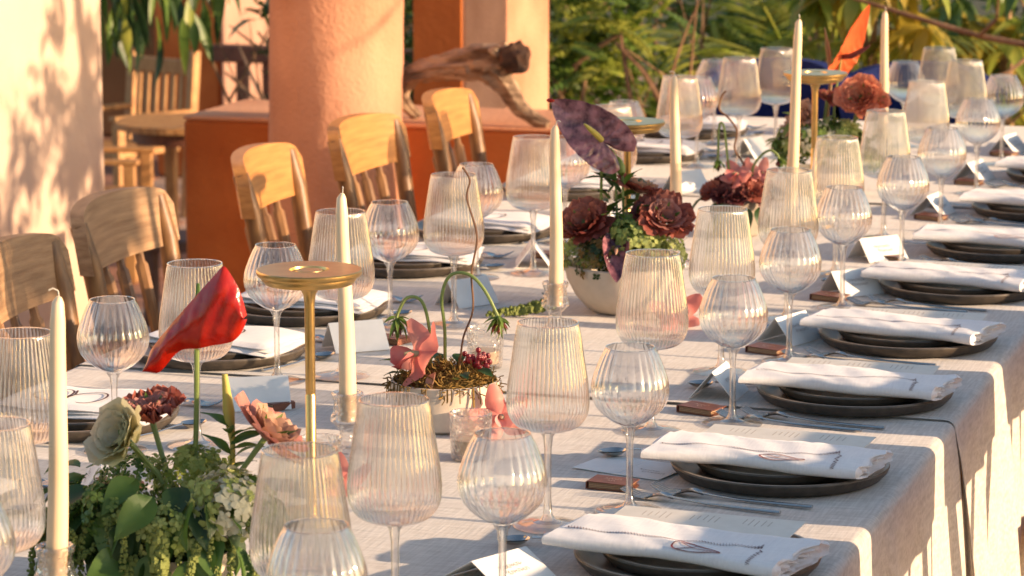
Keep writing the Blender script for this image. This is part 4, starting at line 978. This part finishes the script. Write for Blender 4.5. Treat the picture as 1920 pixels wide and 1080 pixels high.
def hellebore(root, pts, r, seed, head):
    """arching stem ending in a hanging head of narrow leaves round dark petals"""
    s = obj('drooping_flower', MB().tube(smooth(pts, 5), .0024, 8), root, m='stem_green'); rn = random.Random(seed); e = Vector(pts[-1]); mb = MB()
    for k in range(22):
        mb.merge(leaf_mb(r * rn.uniform(.9, 1.5), r * .26, rn.uniform(.2, .7), .3, 0, 5, 2), Matrix.Translation(e + Vector((0, 0, rn.uniform(-.1, .2) * r))) @ rot(rn.uniform(0, 6.3), rn.uniform(-1.35, .25), rn.uniform(-.6, .6)))
    obj('bracts', mb, s, m='leaf_mid'); mb = MB()
    for k in range(12): mb.merge(leaf_mb(r * rn.uniform(.5, .9), r * .4, .2, .2, .03, 4, 2), Matrix.Translation(e + Vector((0, 0, -.25 * r))) @ rot(rn.uniform(0, 6.3), rn.uniform(-1.5, -.5), rn.uniform(-.6, .6)))
    obj('petals', mb, s, m=head)
def smooth(pts, m=5):
    P = [Vector(q) for q in pts]; out = []; L = len(P) - 1
    for k in range(L):
        a, b, c, e = P[max(0, k - 1)], P[k], P[k + 1], P[min(L, k + 2)]
        for i in range(m):
            t = i / m; out.append(.5 * ((2 * b) + (c - a) * t + (2 * a - 5 * b + 4 * c - e) * t * t + (3 * b - a - 3 * c + e) * t ** 3))
    return out + [P[-1]]
def twig(root, pts, r=.0014): return obj('curly_twig', MB().tube(smooth(pts, 5), r, 6), root, m='twig')

# --- A: trailing green bouquet with the red anthurium (bowl base on the cloth)
ax, ay = -.012, 2.86; az_ = zt(ay)
A = thing('flower_bouquet', 'trailing green bouquet with glossy red anthurium and cream ranunculus in a pale bowl', 'bouquet', (ax, ay, az_), 0, 'flower arrangements on the table')
obj('bowl', MB().lathe([(0, 0), (.045, 0), (.068, .012), (.078, .035), (.080, .052), (.077, .052), (.070, .03), (0, .02)], 40), A, m='ceramic')
obj('moss', MB().blob((0, 0, .055), .07, 16, 8, (1, 1, .45), .12, random.Random(2)), A, m='leaf_dark')
def edges(u, P):
    L = len(P) - 1; t = u * L; k = min(L - 1, int(t)); f_ = t - k; a, b, c, e = P[max(0, k - 1)], P[k], P[k + 1], P[min(L, k + 2)]
    return [.5 * (2 * b[q] + (c[q] - a[q]) * f_ + (2 * a[q] - 5 * b[q] + 4 * c[q] - e[q]) * f_ * f_ + (3 * b[q] - a[q] - 3 * c[q] + e[q]) * f_ ** 3) for q in (0, 1)]
UP_ = [(-.041, .238), (-.030, .258), (-.006, .286), (.024, .318), (.050, .345), (.059, .353), (.067, .343), (.076, .324), (.082, .300)]
LO_ = [(-.037, .227), (-.020, .233), (.004, .257), (.028, .262), (.044, .266), (.056, .268), (.067, .272), (.076, .282), (.082, .296)]
def red_fn(u, v):                                         # spathe arched over its stem, seen from its edge
    a, b = edges(u, UP_), edges(u, LO_); w = math.sqrt(min(1, u / .10 + .0004)); v2 = .5 + (v - .5) * w
    x = a[0] * (1 - v2) + b[0] * v2; z = a[1] * (1 - v2) + b[1] * v2
    sx, sz_ = .029, .262; tx, tz = .059, .353                # crease from the stem to the tip, side veins fanning from it
    L2 = (tx - sx) ** 2 + (tz - sz_) ** 2; al = ((x - sx) * (tx - sx) + (z - sz_) * (tz - sz_)) / L2; ds = ((x - sx) * (tz - sz_) - (z - sz_) * (tx - sx)) / math.sqrt(L2)
    y = .030 + .22 * abs(ds) - .9 * ds * ds * (1 if ds > 0 else .6) - .010 * math.sin(PI * v) + .0005 * math.sin(420 * (abs(ds) - .35 * al * .08) + 6 * al) * min(1, abs(ds) / .01) * math.sin(PI * v) ** .5
    return (x, y, z)
an = obj('anthurium', MB().grid(red_fn, 64, 24), A, m='petal_red')
obj('stem', MB().tube(smooth([(.020, .03, .06), (.022, .03, .13), (.024, .032, .20), (.029, .024, .262)], 4), .0030, 8), an, m='stem_green')
obj('spadix', MB().tube([(.022, .045, .275), (.018, .055, .305), (.017, .058, .328)], [.0045, .0045, .002], 8), an, m='leaf_fresh')
obj('bud_spadix', MB().tube([(.062, .035, .07), (.064, .035, .16), (.060, .035, .195), (.056, .035, .235)], [.003, .003, .0065, .003], 10), A, m='spadix')
rose(A, (-.045, -.02, .175), .031, 'petal_cream', 5, (-.35, -.75, .45), 36, .03, 'ranunculus', (.005, .0, .10), .72, 'petal_cream')
rose(A, (-.034, .035, .195), .030, 'petal_mauve', 6, (-.1, -.2, .9), 34, .16, 'carnation', (.0, .02, .11), 1., 'petal_maroon')
rose(A, (.118, .02, .185), .038, 'petal_peach', 7, (.55, .15, .75), 20, .07, 'rose', (.06, .0, .10), 1.05, 'petal_mauve')
hydrangea(A, (.085, -.03, .105), .046, ('hydrangea_white', 'hydrangea_green'), 8, 190, .0095)
hydrangea(A, (.022, .03, .118), .042, ('hydrangea_green', 'leaf_bright'), 9, 170, .007)
hydrangea(A, (.035, -.06, .085), .040, ('hydrangea_green', 'leaf_bright'), 11, 150, .0065)
hydrangea(A, (-.035, -.055, .095), .042, ('leaf_fresh', 'leaf_bright'), 12, 170, .007)
hydrangea(A, (-.085, -.02, .08), .036, ('leaf_fresh', 'leaf_dark'), 13, 110, .008)
hydrangea(A, (-.05, .03, .11), .040, ('leaf_fresh', 'hydrangea_green'), 10, 120, .006)
rn = random.Random(90)
for k in range(14):                                       # calyx and upright leaves round the bud
    leaf_part(A, (.064, .03, .10 + .006 * k), rn.uniform(0, 6.3), rn.uniform(-.2, .9), rn.uniform(-.6, .6), .042, .013, 'leaf_fresh', .3)
for x, y, z, a, e, L, W in ((-.06, -.05, .12, 215, -.35, .085, .055), (-.02, -.07, .11, 262, -.7, .095, .058), (.03, -.075, .10, 285, -.9, .10, .05), (-.085, -.02, .10, 195, -.6, .095, .06), (-.10, .0, .13, 170, .1, .075, .045),
                           (-.035, -.085, .07, 250, -1.15, .10, .06), (.02, -.09, .065, 275, -1.25, .095, .055), (-.075, -.06, .06, 225, -1.1, .10, .06), (.07, -.07, .085, 300, -.9, .08, .05), (.06, -.085, .06, 290, -1.2, .085, .048),
                           (.105, -.05, .07, 330, -.9, .07, .035), (-.01, -.05, .135, 255, -.25, .08, .05), (.04, -.05, .13, 280, -.4, .075, .045), (-.11, -.03, .06, 205, -1.2, .09, .055), (.0, .07, .1, 95, -.4, .08, .05),
                           (-.08, .06, .1, 140, -.4, .09, .05), (.08, .05, .1, 40, -.5, .08, .05), (-.055, -.075, .10, 235, -.55, .07, .04), (.09, -.02, .135, 345, .1, .06, .035), (-.05, .0, .135, 200, .3, .06, .035),
                           (-.12, .03, .07, 185, -1.0, .09, .055), (.005, -.10, .035, 262, -1.35, .07, .045), (-.06, -.09, .03, 235, -1.3, .075, .05), (-.10, -.055, .04, 215, -1.3, .08, .05), (.075, -.06, .12, 310, -.5, .065, .032)):
    leaf_part(A, (x, y, z), R(a), e, rn.uniform(-.5, .5), round(L * .72, 2), round(W * .66, 2), rn.choice(('leaf_dark', 'leaf_fresh', 'leaf_fresh')), .35)
for k in range(46):
    a = rn.uniform(150, 385); e = rn.uniform(-1.35, -.1); q = rn.uniform(.035, .125); r_ = .095 - .25 * max(0, q - .09)
    leaf_part(A, (r_ * math.cos(R(a)) * 1.12, r_ * math.sin(R(a)) * .9, q), R(a + rn.uniform(-45, 45)), e, rn.uniform(-.8, .8), rn.choice((.045, .055, .065)), rn.choice((.026, .034)), rn.choice(('leaf_dark', 'leaf_fresh', 'leaf_fresh')), rn.choice((.3, .5)), .35, .03)
for k in range(12):
    x = -.115 + .022 * k + rn.uniform(-.006, .006); z0 = rn.uniform(.06, .11); y = -.085 - .02 * rn.random() + 1.6 * x * x
    amaranth(A, [(x * .85, y + .03, z0 + .012), (x, y, z0), (x + rn.uniform(-.008, .008), y - .006, z0 * .5), (x + rn.uniform(-.01, .01), y - .006, .006)], .0042 * rn.uniform(.9, 1.4), .0034, 200 + k, 48)
amaranth(A, [(-.05, -.06, .125), (-.075, -.085, .10), (-.09, -.09, .07), (-.075, -.10, .055), (-.06, -.10, .075), (-.075, -.105, .095)], .0042, .0048, 1, 60)
amaranth(A, [(-.02, -.08, .085), (-.05, -.10, .06), (-.07, -.11, .035), (-.075, -.11, .008)], .004, .0035, 2, 60)
amaranth(A, [(.035, -.09, .09), (.04, -.105, .06), (.038, -.108, .035)], .009, .008, 3, 45)
amaranth(A, [(.005, -.095, .06), (.0, -.11, .03), (-.01, -.112, .006)], .005, .004, 4, 40)
amaranth(A, [(.075, -.075, .085), (.072, -.10, .055), (.065, -.11, .012)], .005, .0045, 5, 60)
amaranth(A, [(.09, -.07, .07), (.095, -.085, .04), (.092, -.09, .008)], .0042, .0035, 6, 45)
amaranth(A, [(.12, -.05, .065), (.128, -.055, .035), (.12, -.06, .006)], .004, .0032, 7, 45)
amaranth(A, [(.045, -.10, .05), (.05, -.112, .025), (.05, -.115, .006)], .0045, .0035, 8, 36)
amaranth(A, [(-.095, -.05, .09), (-.12, -.07, .06), (-.125, -.075, .02)], .0042, .0038, 9, 50)

# --- B: mossy pot with pink orchid and nodding hellebores
bx, by = .002, 3.745; bz = zt(by)
B = thing('flower_pot', 'cream ceramic pot of moss with pink orchid and nodding stems', 'bouquet', (bx, by, bz), 0, 'flower arrangements on the table')
obj('pot', MB().lathe([(0, 0), (.064, 0), (.070, .004), (.0735, .045), (.0735, .062), (.0705, .063), (.068, .045), (0, .043)], 48), B, m='ceramic')
mb = MB(); rn = random.Random(33)
for _ in range(900):
    a = rn.uniform(0, 6.3); rr = .072 * math.sqrt(rn.random()); p_ = Vector((rr * math.cos(a), rr * math.sin(a), .052 + .026 * (1 - (rr / .078) ** 2) + rn.uniform(-.003, .005))); q = [p_]
    d_ = Vector((rn.gauss(0, 1), rn.gauss(0, 1), rn.gauss(0, .7))).normalized()
    for k in range(3): d_ = (d_ + Vector((rn.gauss(0, .6), rn.gauss(0, .6), rn.gauss(0, .5)))).normalized(); q.append(q[-1] + d_ * .006)
    mb.tube(q, .0009, 3, False)
for _ in range(26):
    a = rn.uniform(3.3, 6.3); p_ = Vector((.072 * math.cos(a), .072 * math.sin(a), .062)); mb.tube([p_, p_ + Vector((.006 * math.cos(a), .006 * math.sin(a), .002)), p_ + Vector((.008 * math.cos(a), .008 * math.sin(a), -rn.uniform(.008, .03)))], .0009, 3, False)
ms = obj('moss', mb, B, m='moss', kind='stuff'); obj('soil', MB().blob((0, 0, .05), .069, 20, 6, (1, 1, .33), .05, rn), B, m='moss')
orchid(B, (-.026, -.035, .102), .086, (-.45, -.55, .35), (.55, -.1, .8), 3)
hellebore(B, [(.0, .0, .07), (.0, 0, .13), (-.004, .0, .175), (.008, .0, .205), (.035, -.002, .208), (.058, -.004, .188), (.078, -.006, .152)], .021, 4, 'petal_maroon')
hellebore(B, [(-.02, .0, .07), (-.022, .0, .13), (-.032, -.002, .168), (-.052, -.004, .172), (-.064, -.006, .152), (-.066, -.008, .142)], .021, 5, 'petal_dark')
twig(B, [(.02, .0, .07), (.026, 0, .12), (.040, 0, .16), (.038, 0, .21), (.046, .0, .26), (.032, 0, .31), (.036, 0, .335), (.026, 0, .352)])
mb = MB(); rn = random.Random(8)
for _ in range(40): mb.blob((.042 + rn.gauss(0, .008), .01 + rn.gauss(0, .008), .088 + rn.gauss(0, .005)), .0042, 6, 4)
obj('berries', mb, B, m='berry')
for x, y, z, a, e, L, W, m in ((.015, .01, .085, 100, .7, .022, .018, 'leaf_fresh'), (.05, -.01, .08, 330, .1, .03, .016, 'leaf_dark'), (.035, -.03, .078, 300, .2, .028, .015, 'leaf_dark'), (-.055, -.01, .08, 190, .5, .035, .024, 'leaf_fresh'), (-.045, -.04, .075, 220, .3, .03, .016, 'leaf_dark'), (.025, -.035, .072, 310, .3, .014, .012, 'leaf_bright'), (-.02, .03, .08, 120, .6, .03, .02, 'leaf_dark')):
    leaf_part(B, (x, y, z), R(a), e, .2, L, W, m, .3)
obj('dry_petal', MB().merge(leaf_mb(.036, .018, .1, .6, 0, 6, 4), at((.004, -.05, .082), rot(R(255), -1.0, .3))), B, m='petal_peach')

# --- loose orchid blooms lying on the cloth
for lab, x, y, n_, up, sz, sd in (('pink orchid bloom leaning on the cream mossy pot', .098, 3.69, (.35, -.7, .5), (-.25, .1, .9), .070, 11), ('pink orchid bloom lying beside the first brass lamp', .010, 3.33, (.2, -.5, .8), (.6, .2, .5), .062, 12),
                                  ('pink orchid bloom lying in front of the round bowl', .125, 4.52, (.3, -.7, .55), (-.2, .2, .9), .075, 13)):
    o = orchid(None, (0, 0, 0), sz, n_, up, sd, 'orchid_bloom'); tag(o, lab, 'flower', 'loose orchid blooms')
    lo = min(v[2] for v in [tuple(q.co) for q in o.data.vertices]); o.location = (x, y, zt(y) - lo + .0005)

# --- C: round bowl with purple anthurium and maroon roses
cx_, cy0 = .004, 4.645; C_ = thing('flower_bowl', 'cream round bowl bouquet with dark purple anthurium and maroon roses', 'bouquet', (cx_, cy0, zt(cy0)), 0, 'flower arrangements on the table')
obj('bowl', MB().lathe([(0, 0), (.046, 0), (.060, .006), (.080, .028), (.094, .055), (.099, .078), (.096, .080), (.090, .06), (.05, .02), (0, .018)], 56), C_, m='ceramic')
hydrangea(C_, (.03, -.03, .115), .050, ('hydrangea_green', 'leaf_bright'), 21, 210, .009); hydrangea(C_, (.068, -.02, .10), .042, ('leaf_bright', 'hydrangea_green'), 22, 170, .006)
hydrangea(C_, (-.062, -.03, .092), .038, ('hydrangea_green', 'hydrangea_white'), 23, 130, .008); hydrangea(C_, (-.075, .02, .155), .016, ('leaf_bright',), 24, 60, .006)
hydrangea(C_, (-.02, -.05, .085), .05, ('leaf_dark', 'moss'), 25, 200, .007); hydrangea(C_, (.0, .04, .10), .06, ('leaf_dark', 'leaf_fresh'), 26, 180, .010)
anthurium(C_, (-.035, .0, .10), (-.030, -.03, .283), (.33, -.93, .16), (-.78, -.22, .64), .106, 'petal_purple', 'spadix', .22, (-.040, .0, .19), width=.98)
obj('red_tip', MB().blob((-.110, -.055, .348), .0045, 8, 5, (1.6, 1, .8)), C_, m='petal_red')
anthurium(C_, (.0, -.03, .10), (.008, -.075, .115), (.15, -.75, .55), (.10, -.3, -.85), .062, 'petal_purple', 'petal_peach', .9, (.0, -.05, .13))
rose(C_, (-.062, -.035, .150), .036, 'petal_maroon', 31, (-.15, -.6, .75), 34, .08, 'rose', (-.02, 0, .09), 1.)
rose(C_, (.078, -.03, .165), .034, 'petal_mauve', 32, (.30, -.55, .65), 32, .09, 'rose', (.03, 0, .09), 1., 'petal_maroon')
rose(C_, (.042, -.02, .170), .025, 'petal_dark', 33, (-.3, -.6, .6), 26, .09, 'rose', (.03, 0, .09), 1., 'petal_maroon')
rose(C_, (.018, .03, .205), .032, 'petal_peach', 34, (.25, .1, .9), 28, .1, 'rose', (.0, .01, .10), 1.05, 'petal_maroon')
rn = random.Random(15)
for k in range(22):
    a = rn.uniform(0, 6.3); leaf_part(C_, (-.01 + rn.uniform(-.035, .035), rn.uniform(-.02, .02), .13 + .09 * rn.random()), a, rn.uniform(.1, 1.0), rn.uniform(-.5, .5), rn.choice((.05, .06, .07)), .016, rn.choice(('leaf_fresh', 'leaf_dark')), .3)
for p_, b_ in (((-.004, .0, .222), (.0, .0, .1)), ((-.018, .005, .235), (-.01, 0, .1))):
    obj('bud', MB().lathe([(.0, 0), (.007, .006), (.0085, .016), (.005, .028), (0, .034)], 12), C_, p_, (0, R(-15), 0), m='leaf_bright'); obj('bud_stem', MB().tube([b_, p_], .0022, 6), C_, m='stem_green')
amaranth(C_, [(.085, -.05, .10), (.105, -.06, .07), (.108, -.06, .03), (.105, -.062, .008)], .006, .005, 27, 60)
mb = MB(); rn = random.Random(5)
g_ = thing('greenery_sprig', 'mossy green amaranth sprig lying left of the round bowl', 'foliage', (-.125, 4.56, zt(4.56)))
amaranth(g_, [(.03, .0, .022), (.0, -.01, .014), (-.03, -.03, .010), (-.06, -.05, .007)], .011, .005, 28, 70); leaf_part(g_, (.03, 0, .03), R(120), .3, 0, .04, .024, 'leaf_dark', .3); leaf_part(g_, (.02, .01, .03), R(60), .5, 0, .035, .02, 'leaf_fresh', .3)

# --- D: maroon flowers in a grey vase
D_ = thing('flower_vase', 'small grey vase of dark maroon flowers with pink orchid petals', 'bouquet', (-.012, 5.50, zt(5.5)), 0, 'flower arrangements on the table')
obj('vase', MB().lathe([(0, 0), (.040, 0), (.044, .004), (.044, .066), (.042, .068), (.039, .06), (0, .05)], 36), D_, m='stoneware_glaze')
for i, (x, y, z, r) in enumerate(((-.045, -.02, .088, .019), (-.02, -.035, .085, .018), (.012, -.035, .084, .02), (.04, -.02, .092, .021), (.045, .01, .10, .018), (-.03, .0, .098, .018), (.0, .0, .10, .02), (.055, -.015, .075, .016))):
    rose(D_, (x, y, z), r, 'petal_dark' if i % 3 else 'petal_maroon', 50 + i, (x * 6, -.5, .6), 22, .12, 'carnation')
orchid(D_, (.005, -.01, .118), .06, (-.2, -.6, .5), (.4, 0, .9), 17); orchid(D_, (.048, .01, .12), .05, (.3, -.6, .5), (.2, 0, .9), 18)
hellebore(D_, [(-.01, 0, .09), (-.018, 0, .15), (-.025, 0, .205), (-.034, 0, .21), (-.036, 0, .16), (-.036, 0, .14)], .018, 19, 'petal_dark')
hellebore(D_, [(.03, 0, .09), (.032, 0, .13), (.048, 0, .155), (.065, 0, .165), (.078, 0, .158), (.082, 0, .15)], .018, 20, 'petal_dark')
twig(D_, [(.03, 0, .1), (.012, 0, .14), (-.004, 0, .165), (.0, 0, .20), (-.018, 0, .225), (-.035, .0, .24), (-.03, 0, .265), (-.022, 0, .275)], .002)
for x, y, z, a, e, L, W in ((-.05, -.02, .08, 200, -.6, .075, .03), (.03, -.045, .06, 280, -.8, .06, .03), (.05, -.03, .06, 310, -.8, .06, .03), (-.02, -.04, .07, 250, -.6, .05, .028)): leaf_part(D_, (x, y, z), R(a), e, .2, L, W, 'leaf_dark', .35)

# --- E: far bouquet with the coral ranunculus and orange anthurium
E_ = thing('flower_bouquet', 'pale green bouquet with coral ranunculus and orange anthurium by the navy chairs', 'bouquet', (.03, 6.10, zt(6.1)), 0, 'flower arrangements on the table')
obj('bowl', MB().lathe([(0, 0), (.045, 0), (.07, .012), (.085, .05), (.082, .052), (.07, .02), (0, .018)], 40), E_, m='ceramic')
hydrangea(E_, (-.05, 0, .09), .05, ('leaf_fresh', 'hydrangea_green'), 61, 170, .010); hydrangea(E_, (.04, 0, .11), .052, ('hydrangea_green', 'leaf_bright'), 62, 200, .011); hydrangea(E_, (-.01, -.03, .11), .05, ('leaf_bright', 'hydrangea_white'), 63, 170, .011)
hydrangea(E_, (.09, -.02, .07), .04, ('hydrangea_green', 'leaf_fresh'), 64, 120, .009)
anthurium(E_, (.02, 0, .1), (.038, .0, .285), (.80, -.42, -.30), (.40, .05, .85), .125, 'petal_orange', 'petal_dark', .25, (.024, 0, .2), width=.7)
rose(E_, (.082, -.03, .212), .037, 'petal_coral', 71, (-.1, -.75, .45), 38, .05, 'ranunculus', (.04, 0, .12), .9); rose(E_, (.118, -.01, .205), .025, 'petal_coral', 72, (.7, -.3, .4), 22, .08, 'ranunculus', (.05, 0, .12), 1.)
rose(E_, (-.045, -.02, .160), .034, 'petal_peach', 73, (-.6, -.6, .5), 30, .12, 'carnation', (0, 0, .1), 1.); rose(E_, (.01, .0, .205), .02, 'petal_maroon', 74, (.3, -.3, .8), 22, .1, 'rose', (0, 0, .1), 1.)
obj('bird_spike', MB().tube([(.0, .02, .1), (.012, .02, .24), (.004, .02, .30), (-.004, .02, .345)], [.003, .004, .006, .001], 7), E_, m='leaf_dry')
hellebore(E_, [(-.05, -.02, .1), (-.065, -.02, .13), (-.085, -.02, .135), (-.095, -.02, .11)], .024, 75, 'leaf_dark')
rn = random.Random(76)
for k in range(26): leaf_part(E_, (rn.uniform(-.07, .10), rn.uniform(-.05, .03), rn.uniform(.07, .16)), rn.uniform(0, 6.3), rn.uniform(-.5, 1.0), rn.uniform(-.5, .5), rn.choice((.04, .055)), .018, rn.choice(('leaf_fresh', 'leaf_bright', 'hydrangea_green')), .3)
